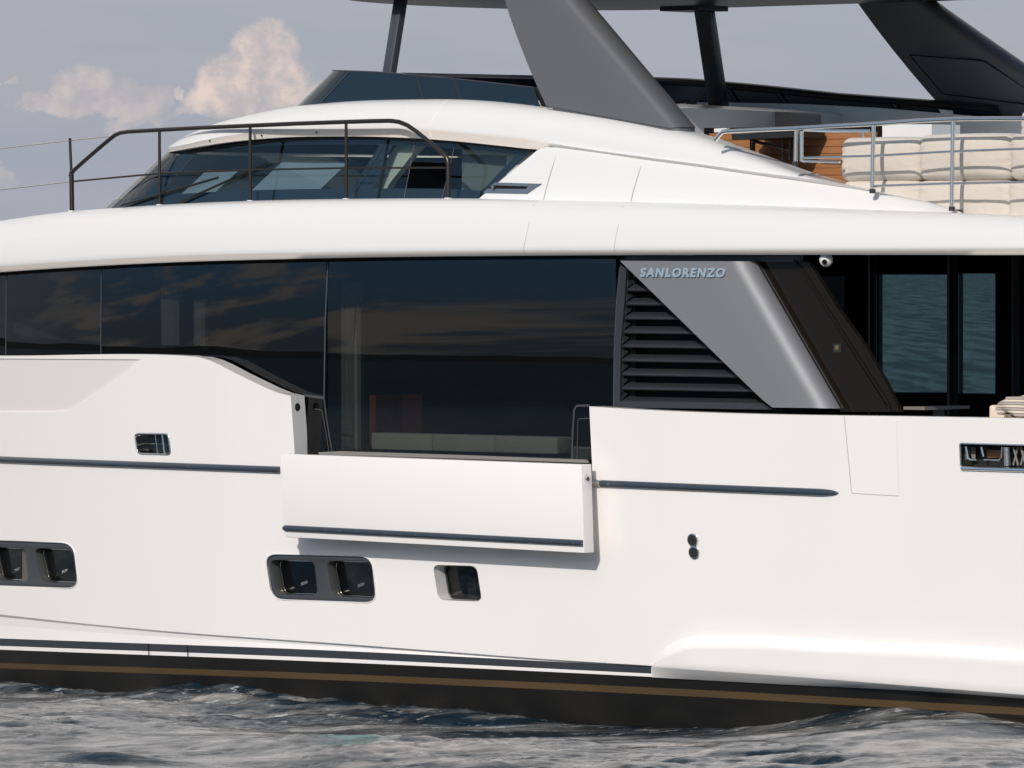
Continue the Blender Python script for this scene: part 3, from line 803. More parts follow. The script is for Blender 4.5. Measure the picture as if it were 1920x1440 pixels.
def rooms():
    # hidden decks, ceilings and bulkheads that keep the rooms dark
    xl, xr = -11.5, 9.0; xb = unp(1155, 600, .24).x + .05
    MB().box((xl, plan(xl) + .25, 1.95), (xb, 2*YC - .3 - plan(xl), 2.05)).out('salon_floor', M['interior'], YACHT)
    MB().box((xl, 4.2, 2.05), (xb - .7, 4.3, 4.7)).out('salon_bulkhead', M['interior'], YACHT)
    MB().box((xb, .40, 2.05), (xb + .08, 2.9, 4.7)).out('salon_bulkhead', M['interior'], YACHT)
    MB().box((xl, .4 + plan(xl), 2.05), (xl + .1, 4.2, 4.7)).out('salon_bulkhead', M['interior'], YACHT)
    MB().box((-6.0, .35 + plan(-6.0), 4.80), (10.5, 6.9, 4.98)).out('upper_deck', M['deckgrey'], YACHT)
    m = MB(); m.prism([(-11.5, 2.9, 4.80), (-6.003, .7, 4.80), (-6.003, 6.5, 4.80), (-11.5, 4.3, 4.80)], [(-11.5, 2.9, 4.98), (-6.003, .7, 4.98), (-6.003, 6.5, 4.98), (-11.5, 4.3, 4.98)])
    m.out('upper_deck', M['deckgrey'], YACHT)
    MB().box((-5.5, .36 + plan(-5.5), 4.985), (2.2, .70, 5.0)).out('side_deck', M['teak'], YACHT)
    # far side of the hull
    m = MB(); xs = [x * 1.0 for x in range(-12, 12)]
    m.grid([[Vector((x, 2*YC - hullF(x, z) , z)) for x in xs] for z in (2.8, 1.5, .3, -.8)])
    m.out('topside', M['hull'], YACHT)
    m = MB().box((xb + .1, .3, 1.55), (10.5, 7.0, 1.65)); m.out('cockpit_sole', M['interior'], YACHT)
rooms()

# ------------------------------------------------------------------ upper deck band
BAND_LO = [(-400, 533), (0, 499.5), (320, 480.5), (640, 473), (820, 470.5), (1320, 468.5), (1920, 466)]
BAND_HI = [(-400, 471), (-200, 440), (0, 414), (65, 404.5), (135, 396), (200, 391), (300, 384), (470, 376.5), (650, 373), (850, 372), (1000, 375), (1200, 379.5), (1400, 385), (1568, 391), (1640, 394), (1784, 399), (1920, 405)]
def band():
    xs = px_range(-420, 2400, 30)
    lo = lambda x: curve(BAND_LO, x); hi = lambda x: curve(BAND_HI, x) if x < 1920 else 405 + (x - 1920) * .012
    ev = lambda x: curve(EAVE, x)
    r1 = [unp(x, ev(x), pF(.045)) for x in xs]
    rows = [[p + Vector((0, .7, .0)) for p in r1], r1,
            [unp(x, lerp(ev(x), lo(x), .92), pF(.006)) for x in xs], [unp(x, lo(x) - 1.5, pF(.0)) for x in xs], [unp(x, lerp(lo(x), hi(x), .10), pF(.004)) for x in xs]]
    for t, y in ((.3, .022), (.5, .052), (.7, .10), (.84, .15), (.93, .20), (.98, .25), (1.0, .31)):
        rows.append([unp(x, lerp(lo(x), hi(x), t), pF(y)) for x in xs])
    rows.append([p + Vector((0, .06, .002)) for p in rows[-1]])
    rows.append([p + Vector((0, .5, -.05)) for p in rows[-2]])
    m = MB().grid(rows)
    o = m.out('deck_bulwark', [M['white'], M['cream']], YACHT, 55)
    for p in o.data.polygons:
        if p.index < 2 * (len(xs) - 1): p.material_index = 1  # soffit faces tinted as if warmed by light from below
    # slim shadow groove in the soffit
    seam([(x, ev(x) - 2.2) for x in px_range(-420, 2380, 40)], pF(.040), .010, 'soffit_groove', 'seam')
    for pts in ([(1006, 377), (1001, 385), (992, 420), (986, 445), (982, 464), (982, 471), (984, 478)], [(1173, 380), (1167, 388), (1159, 425), (1154, 448), (1151.5, 464), (1152, 471), (1154, 477)]):
        Fb = lambda x, z: 0
        P = []
        for (x, y) in pts:
            t = (curve(BAND_LO, x) - y) / (curve(BAND_LO, x) - curve(BAND_HI, x))
            yy = np.interp(t, [-.15, 0, .1, .3, .5, .7, .84, .93, .98, 1], [.03, 0, .004, .022, .052, .10, .15, .20, .25, .31])
            P.append(unp(x, y, float(yy) - .003))
        MB().tube(P, .0028, 5).out('panel_seam', M['seam'], YACHT)
band()

# ------------------------------------------------------------------ upper house
BROW_BOT = [(318, 285), (350, 279), (417, 268), (480, 261), (540, 257), (640, 255.5), (727, 257), (846, 264), (930, 272.5), (1007, 281)]
CREASE_R = [(1007, 281), (1020, 276.5), (1030, 275), (1050, 276.5), (1120, 285), (1208, 298), (1320, 313), (1400, 325), (1494, 337.5), (1570, 348.5), (1633, 358), (1700, 372), (1784, 391), (1850, 400)]
BROW_LIP = [(317, 277), (350, 270.5), (400, 259), (467, 249), (540, 244), (640, 242), (756, 242.5), (805, 244), (900, 252), (1000, 262.5), (1040, 269), (1120, 281.5), (1208, 293.5), (1320, 308), (1400, 319.5), (1494, 332.5), (1570, 344), (1633, 355)]
BROW_TOP = [(315, 275), (335, 262), (365, 247), (400, 233), (470, 215), (550, 200), (600, 194.5), (640, 191), (700, 188), (773, 186.5), (832, 186), (920, 190), (1018, 201), (1150, 221.5), (1250, 241), (1302, 251), (1400, 285), (1460, 307), (1526, 330), (1590, 346), (1633, 355.6)]
HP_B = Plan(188, 391, .62, 1.6); HP_T = Plan(316, 284, .72, 1.5); BP_L = Plan(314, 280, .55, 1.6); BP_T = Plan(314, 276, .95, 1.55)
def brow():
    xs = [316, 320, 326, 334, 345] + px_range(360, 1633, 24)
    bot = lambda x: curve(BROW_BOT, x) if x <= 1007 else curve(CREASE_R, x)
    lip = lambda x: min(curve(BROW_LIP, x), bot(x) - .8)
    top = lambda x: curve(BROW_TOP, x)
    def line(yf, o):
        P = Plan(314, 280, o, 1.6)
        near = [P.at(x, yf(x)) for x in xs]
        return P.wrap(near)
    def mixf(t): return lambda x: lerp(lip(x), top(x), t)
    rows = [[p + Vector((0, .10 if p.y < YC else -.10, .0)) for p in line(bot, .58)], line(bot, .575), line(lambda x: lerp(bot(x), lip(x), .9), .545), line(lip, .54), line(mixf(.08), .545)]
    for t, y in ((.25, .555), (.5, .585), (.7, .63), (.85, .69), (.94, .74), (1.0, .80)): rows.append(line(mixf(t), y))
    last = rows[-1]
    # inner cap, then over the roof
    cap = []
    for p in last: cap.append(Vector((p.x, lerp(p.y, YC, .06), p.z + .0)))
    rows.append(cap)
    xa_, xb_ = unp(1015, 278, .55).x, unp(1060, 278, .55).x
    for r in rows[:3]:
        for p in r:
            f = min(1, max(0, (p.x - xa_) / (xb_ - xa_))); p.y += (-.032 if p.y < YC else .032) * f
    m = MB().grid(rows)
    # roof closes towards the centre line only over the house (forward of the fin)
    o = m.out('flybridge_coaming', [M['white'], M['cream']], YACHT, 50)
    for p in o.data.polygons:
        if p.index < 3 * (len(rows[0]) - 1) and p.center.x < unp(1040, 275, .55).x: p.material_index = 1  # brow underside carries the same painted bounce warmth
    n = len(xs); roof = MB(); k = [i for i, x in enumerate(xs) if x < 1010]
    near = [cap[len(cap) - n + i] for i in k]; far = [Vector((p.x, 2*YC - p.y, p.z)) for p in near]
    roof.grid([near, [Vector((p.x, YC, p.z + .03)) for p in near], far]); e_ = [near[-1], Vector((near[-1].x, YC, near[-1].z + .03)), far[-1]]; MB().grid([off(e_, (.004, 0, 0)), off(e_, (.02, 0, -.7))]).out('helm_bulkhead', M['helm'], YACHT); roof.out('house_roof', M['white'], YACHT, 60)
    head = [P for P in rows[0]]; nn = head[len(head) - n:]
    xs_ = [i for i, x in enumerate(xs) if x < 1007]
    lo_ = [nn[i] + Vector((0, .0, .01)) for i in xs_]; fr_ = [Vector((p.x, 2*YC - p.y, p.z)) for p in lo_]
    MB().grid([lo_, fr_]).out('house_ceiling', M['interior'], YACHT)
    for pts in ([(773, 187), (764, 198), (756, 218), (752, 236), (752, 243), (756, 256)], [(840, 186.5), (828, 195), (816, 214), (806, 236), (803, 243.5), (811, 261)]):
        P = []
        for x, y in pts:
            t = (lip(x) - y) / (lip(x) - top(x)); yy = np.interp(t, [-.3, -.02, 0, .08, .25, .5, .7, .85, .94, 1], [.575, .545, .54, .545, .555, .585, .63, .69, .74, .79])
            P.append(unp(x, y, float(yy) - .003))
        MB().tube(P, .004, 5).out('panel_seam', M['cream'], YACHT)
    for x, y in ((394, 264), (491, 254), (594, 248.5)):
        q = unp(x, y, .555); MB().tube([q, q + Vector((0, -.012, 0))], .010, 8).out('wash_nozzle', M['satin'], YACHT)
brow()

def side_panel():
    """white shoulder aft of the house windows"""
    N = 44; rows = []
    def b(t): x = lerp(886, 1830, t); return (x, curve(BAND_HI, x) + 10)
    def tp(t): x = lerp(1008, 1790, t); return (x, curve(CREASE_R, x) + .6)
    for v, y in ((0, .40), (.04, .405), (.3, .43), (.6, .475), (.85, .52), (.95, .535), (1, .552)):
        rows.append([unp(*plerp(b(i / N), tp(i / N), v), y) for i in range(N + 1)])
    rows.append([p + Vector((0, .35, 0)) for p in rows[-1]])
    m = MB().grid(rows); n = N + 1
    edge = [rows[i][0] for i in range(7)]; m.grid([edge, [p + Vector((.02, .45, 0)) for p in edge]])
    m.out('house_shoulder', M['white'], YACHT, 45)
    for (xa, ya), (xb, yb) in (((1048, 279), (1018, 377)), ((1207, 299), (1182, 380))):
        P = []
        for i in range(9):
            t = i / 8; y = float(np.interp(1 - t, [0, .04, .3, .6, .85, .95, 1], [.40, .405, .43, .475, .525, .545, .57])) - .003
            P.append(unp(lerp(xa, xb, t) - 2 * math.sin(t * 3.14), lerp(ya, yb, t), y))
        MB().tube(P, .0028, 5).out('panel_seam', M['seam'], YACHT)
    # louvred vent let into the shoulder
    Fv = lambda x, z: .405 + (z - 5.30) * .14 - .004
    v = slab('shoulder_vent', [(928, 342), (1014, 344.5), (988, 363), (905, 361.5)], Fv, .03, M['stripe'], YACHT)
    v.data.materials[0] = pm('vent_slate', (.10, .125, .16), .4)
    slab('vent_slot', [(925, 347.5), (990, 349.5), (986, 354), (912, 353.5)], Fv, .01, M['black'], v, -.002)
    q = unp(925, 351, .39); MB().tube([q, q + Vector((0, -.02, 0))], .016, 12).out('vent_light', M['chrome'], v)
side_panel()

def house_glass():
    bx = [190, 196, 204, 215, 230, 250] + px_range(275, 893, 26)
    tx0 = [318, 322, 328, 336, 346, 360] + px_range(378, 1007, 26)
    n = len(bx)
    tx0 = [float(np.interp(x, [190, 196, 204, 215, 230, 250, 275, 655, 757, 828, 893], [318, 322, 328, 336, 346, 364, 388, 735, 778, 847, 1007])) for x in bx]
    bot = [HP_B.at(x, curve(BAND_HI, x) + 6) for x in bx]; top = [HP_T.at(x, curve(BROW_BOT, x) - 6) for x in tx0]
    B = HP_B.wrap(bot); T = HP_T.wrap(top); na = len(B)
    gl = lambda s: [b.lerp(t, s) for b, t in zip(B, T)]
    # which columns belong to which pane (pixels along the bottom edge, near side)
    lines = {}
    fr = lambda s: gl(s)
    v0, v1 = .20, .84
    near0 = na - n
    def col(px):                                      # fractional column for a bottom pixel
        return near0 + float(np.interp(px, bx, range(n)))
    def at(c, s):
        i = int(min(max(c, 0), na - 1.001)); f = c - i; a = B[i].lerp(T[i], s); b = B[i+1].lerp(T[i+1], s); return a.lerp(b, f)
    def patch(c0, c1, s0, s1, name, mat, o=0.0, k=None):
        m = MB(); cs = [c0] + [i for i in range(int(c0) + 1, int(math.ceil(c1)))] + [c1]
        m.grid([[at(c, lerp(s0, s1, j / 4)) for c in cs] for j in range(5)]); return m.out(name, mat, YACHT, 60)
    cA, cB, cC, cD, cE = col(275), col(655), col(757), col(828), col(893)
    # black bordered panes: windscreen, forward side light, small light, after light
    patch(near0, cE, 0, v0, 'window_border', M['g_frit']); patch(0, near0, 0, .12, 'window_border', M['g_frit']); patch(0, cE, v1, 1, 'window_border', M['g_frit'])
    patch(near0 + 2, cA, v0, v1, 'window_border', M['g_frit'])
    patch(cA, col(645), v0, v1, 'house_window', M['g_pilot'])
    patch(col(645), col(683), v0, v1, 'window_border', M['g_frit'])
    patch(col(683), cC, v0, v1, 'house_window', M['g_pilot'])
    patch(cC, cD, .60, v1, 'house_window', M['g_pilot'])
    patch(cD, col(884), v0, v1, 'house_window', M['g_pilot'])
    patch(col(884), cE, v0, v1, 'window_border', M['g_frit'])
    def ac(px):                                       # column of the windscreen seen at a pixel
        lo, hi = 0.0, near0 + 1.0
        for _ in range(40):
            mid = (lo + hi) / 2
            if proj(at(mid, .12))[0] > px: lo = mid
            else: hi = mid
        return (lo + hi) / 2
    c1, c2, c3, c4 = ac(566), ac(440), ac(376), ac(316)
    print('windscreen columns', c1, c2, c3, c4, near0, [proj(at(q, .12)) for q in (c1, c4)], [proj(at(q, .84)) for q in (c1, c4)])
    patch(0, c1, v0, v1, 'window_border', M['g_frit']); patch(c1, c2, .12, .86, 'house_window', M['g_pilot']); patch(c2, c3, v0, v1, 'window_border', M['g_frit'])
    patch(c3, c4, .12, .70, 'house_window', M['g_pilot']); patch(c3, c4, .70, v1, 'window_border', M['g_frit']); patch(c4, near0 + 2, v0, v1, 'window_border', M['g_frit'])
    for a, c in ((cA, 'window_joint'), (col(655), 'window_joint'), (cC, 'window_joint'), (cD, 'window_joint')):
        MB().tube([at(a, s / 6) + Vector((0, -.004, 0)) for s in range(7)], .0042, 5).out(c, M['frame'], YACHT)
    # aft edge strip of glass
    # inside: dash, floor, bulkheads
    zf = min(p.z for p in bot) 
    xa = at(cE, 0).x
    inn = [Vector((p.x + .05, lerp(p.y, YC, .05), p.z + .02)) for p in B]
    nr = inn[near0 - 14 + 1:]; 
    near = inn[na - n:]; far = [Vector((p.x, 2*YC - p.y, p.z)) for p in near]
    MB().grid([near, far]).out('house_floor', M['interior'], YACHT)
    p0 = unp(800, 380, .9); 
    # beige lining pillar behind the forward side glass, console, seat, after bulkhead
    F = .84
    slab('lining_pillar', rpoly([(682, 359), (742, 274), (752, 272), (790, 272), (776, 286), (728, 347), (724, 360)], [0, 10, 5, 0, 10, 12, 0]), F, .10, M['leather'], YACHT)
    slab('console_top', [(757, 362), (806, 363), (822, 372), (757, 374)], 1.2, .4, M['leather'], YACHT)
    slab('house_bulkhead', [(866, 268), (1060, 268), (1060, 385), (866, 385)], .96, .06, M['seatgrey'], YACHT)
    slab('headlining', [(866, 280), (950, 286), (950, 292), (868, 289)], .86, .08, M['leather'], YACHT)
    slab('house_window_liner', [(950, 284), (1000, 284), (1000, 340), (950, 340)], .90, .05, M['leather'], YACHT)
    # wiper arms on the windscreen
    for a, b in ((at(near0 + 4, .05), at(near0 + 10, .38)), (at(near0 + 8.5, .03), at(near0 + 13, .56))):
        MB().tube([a + Vector((-.03, -.04, .02)), b + Vector((-.03, -.04, .02))], .013, 6).out('wiper', M['dark'], YACHT)
house_glass()

# ------------------------------------------------------------------ flybridge screen, posts, fins, hardtop
def fly_screen():
    bx = [551, 556, 564, 576, 592] + px_range(610, 1015, 24); tx = [624, 628, 634, 642, 654] + px_range(668, 1001, 24)
    n = len(bx)
    while len(tx) > n: tx.pop(8)
    while len(tx) < n: tx.insert(9, (tx[8] + tx[9]) / 2)
    topl = [(622, 132), (715, 135.5), (791, 142), (861, 148.5), (930, 156), (1001, 164)]
    botl = [(549, 200), (600, 195), (640, 192), (773, 188), (832, 187), (920, 191), (1018, 202)]
    PB = Plan(549, 200, .84, 1.25); PT = Plan(622, 132, .92, 1.15)
    b = [PB.at(x, curve(botl, x) + 4) for x in bx]; t = [PT.at(x, curve(topl, x)) for x in tx]
    B, T = PB.wrap(b), PT.wrap(t); na = len(B); near0 = na - n
    # the far run carries on aft behind the fin
    def far_ext(Ls, dz):
        p = Ls[0]; q = [Vector((p.x + d, p.y, p.z - dz * d)) for d in (2.2, 1.6, 1.0, .5)]; return q + Ls
    B2, T2 = far_ext(B, .10), far_ext(T, .075)
    sh = 4
    cols = [('fly_windscreen', near0 + sh + 5, near0 + sh + 14.6), ('fly_windscreen', near0 + sh + 14.7, near0 + sh + 17.6), ('fly_windscreen', near0 + sh + 17.7, na - 1 + sh)]
    def at(c, s):
        i = int(min(max(c, 0), len(B2) - 1.001)); f = c - i
        return B2[i].lerp(T2[i], s).lerp(B2[i+1].lerp(T2[i+1], s), f)
    def fx(px): return near0 + sh + float(np.interp(px, [(p + q) / 2 for p, q in zip(bx, tx)], range(n)))
    xa, xb_ = fx(787), fx(858)
    def patch(c0, c1, name, mat):
        cs = [c0] + list(range(int(c0) + 1, int(math.ceil(c1)))) + [c1]
        return MB().grid([[at(c, s) for c in cs] for s in (0, .5, 1)]).out(name, mat, YACHT, 60)
    patch(0, near0 + sh - 13, 'fly_windscreen', M['g_screen']); patch(near0 + sh - 13, xa - .06, 'fly_windscreen', M['g_screen'])
    patch(xa + .06, xb_ - .06, 'fly_windscreen', M['g_screen']); patch(xb_ + .06, na - 1 + sh, 'fly_windscreen', M['g_screen'])
    # top rail and lower rail of the far run, stanchions
    far = [at(c, 1) for c in range(0, near0 + sh - 10)]
    MB().tube(far, .045, 8).out('screen_rail', M['dark'], YACHT)
    MB().tube([at(c, .12) + Vector((0, -.03, 0)) for c in range(0, near0 + sh - 10)], .05, 8).out('screen_rail', M['dark'], YACHT)
    for c in (2.5, 9.0, 13.0): MB().tube([at(c, 0), at(c, 1)], .035, 8).out('screen_post', M['dark'], YACHT)
    MB().tube([at(c, 1) for c in range(near0 + sh - 12, na + sh)], .008, 6).out('screen_rail', M['stripe'], YACHT)
    MB().tube([at(near0 + sh + 4.2, s) + Vector((-.004, -.004, 0)) for s in (0, .5, 1)], .006, 6).out('screen_joint', M['frame'], YACHT)
    for c in (xa, xb_): MB().tube([at(c, s) + Vector((0, .01, 0)) for s in (0, .5, 1)], .014, 6).out('screen_joint', M['dark'], YACHT)
    q = at(na - 1.6 + sh, .12); MB().tube([q, q + Vector((0, -.015, 0))], .014, 10).out('screen_stud', M['steel'], YACHT)
    # black coaming board inside the near screen and end post
    slab('dash_hood', [(750, 136), (1000, 141), (1012, 172), (862, 150), (790, 143)], 5.6, .3, M['dark'], YACHT)
    slab('screen_end_post', [(1001, 163), (1012, 164), (1027, 200), (1016, 201)], .93, .05, M['dark'], YACHT)
    slab('strut', [(1281, 200), (1293, 200), (1332, 166), (1326, 160)], 5.9, .06, M['dark'], YACHT)
    # flybridge floor and far coaming seen from inside
    y = 6.2
    m = MB()
    m.prism(UP([(1120, 206), (1300, 192), (1360, 192), (1500, 195), (1640, 202), (1760, 212), (1990, 232), (1990, 300), (1120, 300)], 6.15), off(UP([(1120, 206), (1300, 192), (1360, 192), (1500, 195), (1640, 202), (1760, 212), (1990, 232), (1990, 300), (1120, 300)], 6.15), (0, .1, 0)))
    m.out('inner_coaming', M['deckgrey'], YACHT)
    slab('helm_console', rpoly([(1290, 205), (1488, 210), (1490, 246), (1290, 243)], [4, 8, 3, 0]), 4.9, .5, M['seatgrey'], YACHT)
    slab('bar_shade_overhang', [(1372, 251), (1486, 247), (1486, 257), (1372, 262)], .85, .55, M['dark'], YACHT)  # dark band over the bar, its overhang added to shade the teak
    slab('white_locker', [(1636, 233), (1747, 233), (1747, 262), (1636, 262)], 2.6, .5, M['white'], YACHT)
    slab('fin_foot', [(1760, 205), (1776, 207), (1778, 216), (1766, 214)], 6.0, .1, M['white'], YACHT)
    z = unp(1300, 300, 2.0).z
    MB().box((unp(1000, 300, 1.3).x, 1.6, z - .1), (unp(1560, 300, 1.3).x, 6.0, z)).out('flybridge_floor', M['deckgrey'], YACHT)
fly_screen()

def bar(name, pts0, pts1, F0, F1, mat):
    """tapering post between two pixel quads at different depths"""
    m = MB().prism(UP(pts0, F0), UP(pts1, F1)); return m.out(name, mat, YACHT, 20)

def posts():
    # near and far forward posts: a blue-lit face and a black after face
    def post(q0, y0, q1, y1, w, d, mat):
        a = unp(*q0, y0); b = unp(*q1, y1)
        o = MB(); o.prism([a + Vector((0, 0, 0)), a + Vector((w, 0, 0)), a + Vector((w, d, 0)), a + Vector((0, d, 0))],
                          [b, b + Vector((w, 0, 0)), b + Vector((w, d, 0)), b + Vector((0, d, 0))])
        ob = o.out('hardtop_post', mat, YACHT); bevel(ob, .012, 2); return ob
    post((714, 150), 1.22, (742, -30), 1.50, .125, .105, M['stripe'])
    post((1328, 204), 5.75, (1296, -10), 5.45, .20, .14, M['dark'])
    # fins: outline at foot and head, with a rounded after edge
    def fin(sign, yb, yt, mat):
        A0, A1 = (1021, 199), (935, -22)               # forward edge foot, head (curved)
        B0, B1 = (1262, 240), (1046, -22)              # start of rounding
        C0, C1 = (1310, 238), (1078, -22)              # after edge
        N = 16; rows = []
        fwd = [(1021, 199), (1003, 160), (985, 118), (968, 74), (954, 35), (943, 0), (936, -24)]
        def pt(u, t):                                  # u: 0 fwd .. 1 aft of flat, t foot->head
            py = lerp(lerp(199, 240, u), -24, t)
            return py
        def row(t):
            y = lerp(yb, yt, t); th = .24
            fy = lerp(199, -24, t); fx = float(np.interp(fy, [p[1] for p in fwd][::-1], [p[0] for p in fwd][::-1]))
            by = lerp(240, -24, t); bx = lerp(1255, 1034, t)
            cy = lerp(238, -24, t)
            f = unp(fx, fy, y); b = unp(bx, by, y)
            b = Vector((b.x, b.y, lerp(b.z, b.z, t)))
            L_ = [f + Vector((.03, th, 0)), f + Vector((0, th * .9, 0)), f + Vector((.0, .03, 0)), f + Vector((.025, 0, 0))]
            L_ += [f.lerp(b, q) for q in (.33, .66, 1)]
            for a in (20, 40, 60, 80, 100, 125, 150, 180):
                r = .14 if a < 90 else .14
                L_.append(b + Vector((.17 * math.sin(R(a)), .17 * (1 - math.cos(R(a))), .012 * math.sin(R(a)))))
            return L_
        rows = [row(i / N) for i in range(N + 1)]
        if sign < 0: rows = [[Vector((r[3].x + (p.x - r[3].x) * (1.30 - .18 * i / N) + 1.0, 2*YC - p.y, p.z)) for p in r] for i, r in enumerate(rows)]
        m = MB(); n = len(rows[0]); b0 = len(m.V)
        for r in rows: m.V += r
        for i in range(N):
            for c in range(n):
                d = (c + 1) % n; m.F.append((i*n + c, i*n + d, (i+1)*n + d, (i+1)*n + c))
        m.F.append(tuple(range(n))); m.F.append(tuple(N*n + c for c in range(n - 1, -1, -1)))
        o = m.out('arch_fin', mat, YACHT, 40)
        base_ = rows[0]
        if sign > 0:
            foot = [Vector((lerp(p.x, rows[0][5].x, .03), p.y + .01, p.z)) for p in base_]
            f = MB(); f.prism([p + Vector((0, 0, -.003)) for p in foot], [p + Vector((0, 0, -.06)) for p in foot]); f.out('fin_plinth', mat, o, 40)
            fx = MB().tube([unp(1027, 203, .74), unp(1038, 203, .74)], .014, 8).out('fin_bracket', M['steel'], o)
        return o
    fin(1, .74, 1.0, M['mast'])
    far = fin(-1, .58, 1.0, M['mast'])
    P = [unp(a, b, 6.22 - (200 - b) * .0019) for a, b in [(1705, 103), (1838, 113), (1848, 116), (1960, 190), (1960, 200), (1768, 176)]]
    MB().tube(P + [P[0]], .008, 6, False).out('fin_hatch_joint', M['black'], far)
    return far
FAR_FIN = posts()
print('far fin px', [tuple(round(q) for q in proj(FAR_FIN.data.vertices[i].co)) for i in (0, 6, 10)], [tuple(round(q) for q in proj(FAR_FIN.data.vertices[i].co)) for i in (16*15, 16*15+6, 16*15+10)])
def hardtop():
    z = 7.515; P = Plan(640, -10, 1.05, 1.3)
    xa = unp(1765, 12, 6.15).x
    us = [i / 24 * math.pi for i in range(25)]
    near = [(xa, P.y0)] + [P.xy(u) for u in us] + [(xa + 2.4 * math.sin(v), YC + (YC - P.y0) * math.cos(v)) for v in [math.pi * q / 12 for q in range(12)]]
    # grey moulded border, dark soffit
    b = [Vector((x, y, z)) for x, y in near]; t = [Vector((x, y, z + .16)) for x, y in near]
    o = MB().prism(b, t).out('hardtop', M['mast'], YACHT); bevel(o, .05, 3)
    inn = [Vector((lerp(x, (P.xs + xa) / 2, .10), lerp(y, YC, .12), z - .012)) for x, y in near]
    MB().prism(inn, off(inn, (0, 0, .03))).out('hardtop_soffit', M['dark'], o)
    q = unp(1280, 8, 5.3); MB().box((q.x - .25, 5.2, z - .06), (q.x + .3, 5.75, z - .013)).out('hardtop_bracket', M['dark'], o)
hardtop()

# ------------------------------------------------------------------ rails
def fwd_rail():
    F = pF(.36)
    U = lambda pts: UP(pts, F)
    top = [(132, 330), (134, 325), (139, 319), (160, 300), (190, 274), (210, 257.5), (217, 252.5), (226, 249), (240, 247), (299, 243.5), (380, 239.5), (469, 235.5), (560, 231.5), (649, 228.5), (700, 227), (732, 226.5), (748, 228.5), (764, 235), (780, 246), (800, 262), (822, 281), (834, 291), (839, 298), (840.5, 306), (840.5, 370)]
    o = MB().tube(U(top), .024, 12).out('deck_rail', M['rail'], YACHT, 50)
    for x, a in ((299, 244), (469, 236), (649, 229)):
        y1 = curve(BAND_HI, x) + 1
        s = MB().tube(U([(x, a), (x + .5, y1)]), .017, 10).out('stanchion', M['rail'], o, 50)
        q = unp(x, y1, F); MB().tube([q + Vector((0, 0, -.02)), q + Vector((0, 0, .012))], [.045, .035], 14).out('stanchion_foot', M['white'], o)
    MB().tube(U([(131, 259), (134, 330)]), .016, 10).out('stanchion', M['rail'], o, 50)
    MB().tube(U([(134, 322), (135, 396)]), .027, 12).out('stanchion', M['rail'], o, 50)
    MB().tube(U([(139, 340), (299, 325), (469, 318.5), (649, 315), (836, 314.5)]), .011, 8).out('mid_rail', M['rail'], o, 50)
    for x in (135, 840.5):
        q = unp(x, curve(BAND_HI, x) + 1, F); MB().tube([q + Vector((0, 0, -.02)), q + Vector((0, 0, .012))], [.055, .045], 14).out('stanchion_foot', M['white'], o)
    MB().tube(U([(-500, 345), (0, 279), (131, 263.5), (205, 256)]), .008, 6).out('guard_wire', M['steel'], o, 50)
    MB().tube(U([(-500, 418), (0, 356), (133, 341)]), .008, 6).out('guard_wire', M['steel'], o, 50)
    MB().tube(U([(205, 256), (213, 254.5)]), .012, 8).out('wire_fitting', M['steel'], o)
fwd_rail()
def aft_rail():
    F = .40
    U = lambda pts: UP(pts, F)
    top = [(1341, 263), (1350, 252), (1355, 247.5), (1364, 246), (1420, 243.5), (1494, 240.5), (1560, 236.5), (1638, 232.5), (1720, 226.5), (1787, 223.5), (1850, 222.5), (1925, 222.5), (2400, 226)]
    o = MB().tube(U(top), .024, 12).out('guard_rail', M['steel'], YACHT, 50)
    for x, a, b in ((1493, 242, 305), (1638, 234, 357), (1787, 225, 390), (1940, 224, 403), (2100, 225, 404)):
        MB().tube(U([(x, a), (x - (2.5 if x > 1600 else 1), b)]), .0225, 10).out('stanchion', M['steel'], o, 50)
        q = unp(x - 2, b, F); MB().tube([q + Vector((0, 0, -.03)), q + Vector((0, 0, .014))], .032, 14).out('stanchion_foot', M['satin'], o)
    MB().tube(U([(1503, 246), (1503, 303)]), .021, 10).out('stanchion', M['steel'], o, 50)
    MB().tube(U([(1505, 296), (1636, 292.5), (1787, 284), (1920, 279), (2400, 274)]), .013, 8).out('mid_rail', M['steel'], o, 50)
    MB().tube(U([(1640, 349), (1787, 344), (1920, 341.5), (2400, 340)]), .014, 8).out('mid_rail', M['steel'], o, 50)
    MB().tube(UP([(1507, 243.5), (1560, 246), (1630, 246)], .9), .02, 10).out('gate_bar', M['steel'], o)
    MB().tube(UP([(1617, 246), (1617, 268)], .9), .016, 10).out('gate_post', M['steel'], o)
    MB().tube(UP([(1505, 302), (1575, 304)], .55), .014, 10).out('gate_bar', M['steel'], o)
    slab('rail_bracket', [(1339, 241), (1362, 240), (1362, 247), (1339, 248)], .42, .05, M['white'], o)
    for x in (1411, 1467, 1480): MB().tube(UP([(x, 254 + (x - 1411) * .1), (x, 300)], 1.2), .013 + (.016 if x == 1411 else 0), 8).out('stair_post', M['rail'], o)
    MB().tube(UP([(1412, 264), (1480, 284)], 1.2), .02, 8).out('stair_rail', M['steel'], o)
aft_rail()

# teak stair front
def teak_front():
    o = None
    m = MB()
    y = 1.45
    for i in range(7):
        a = 247 + i * 13.5
        P = UP([(1330, a + 3), (1640, a), (1640, a + 12.6), (1330, a + 15.6)], y + (i % 2) * .004)
        m.prism(P, off(P, (0, .05, 0)))
    m.out('teak_stair_front', M['teak'], YACHT)
    P = UP([(1320, 240), (1650, 236), (1650, 380), (1320, 380)], y + .06); MB().prism(P, off(P, (0, .04, 0))).out('stair_backing', M['black'], YACHT)
teak_front()

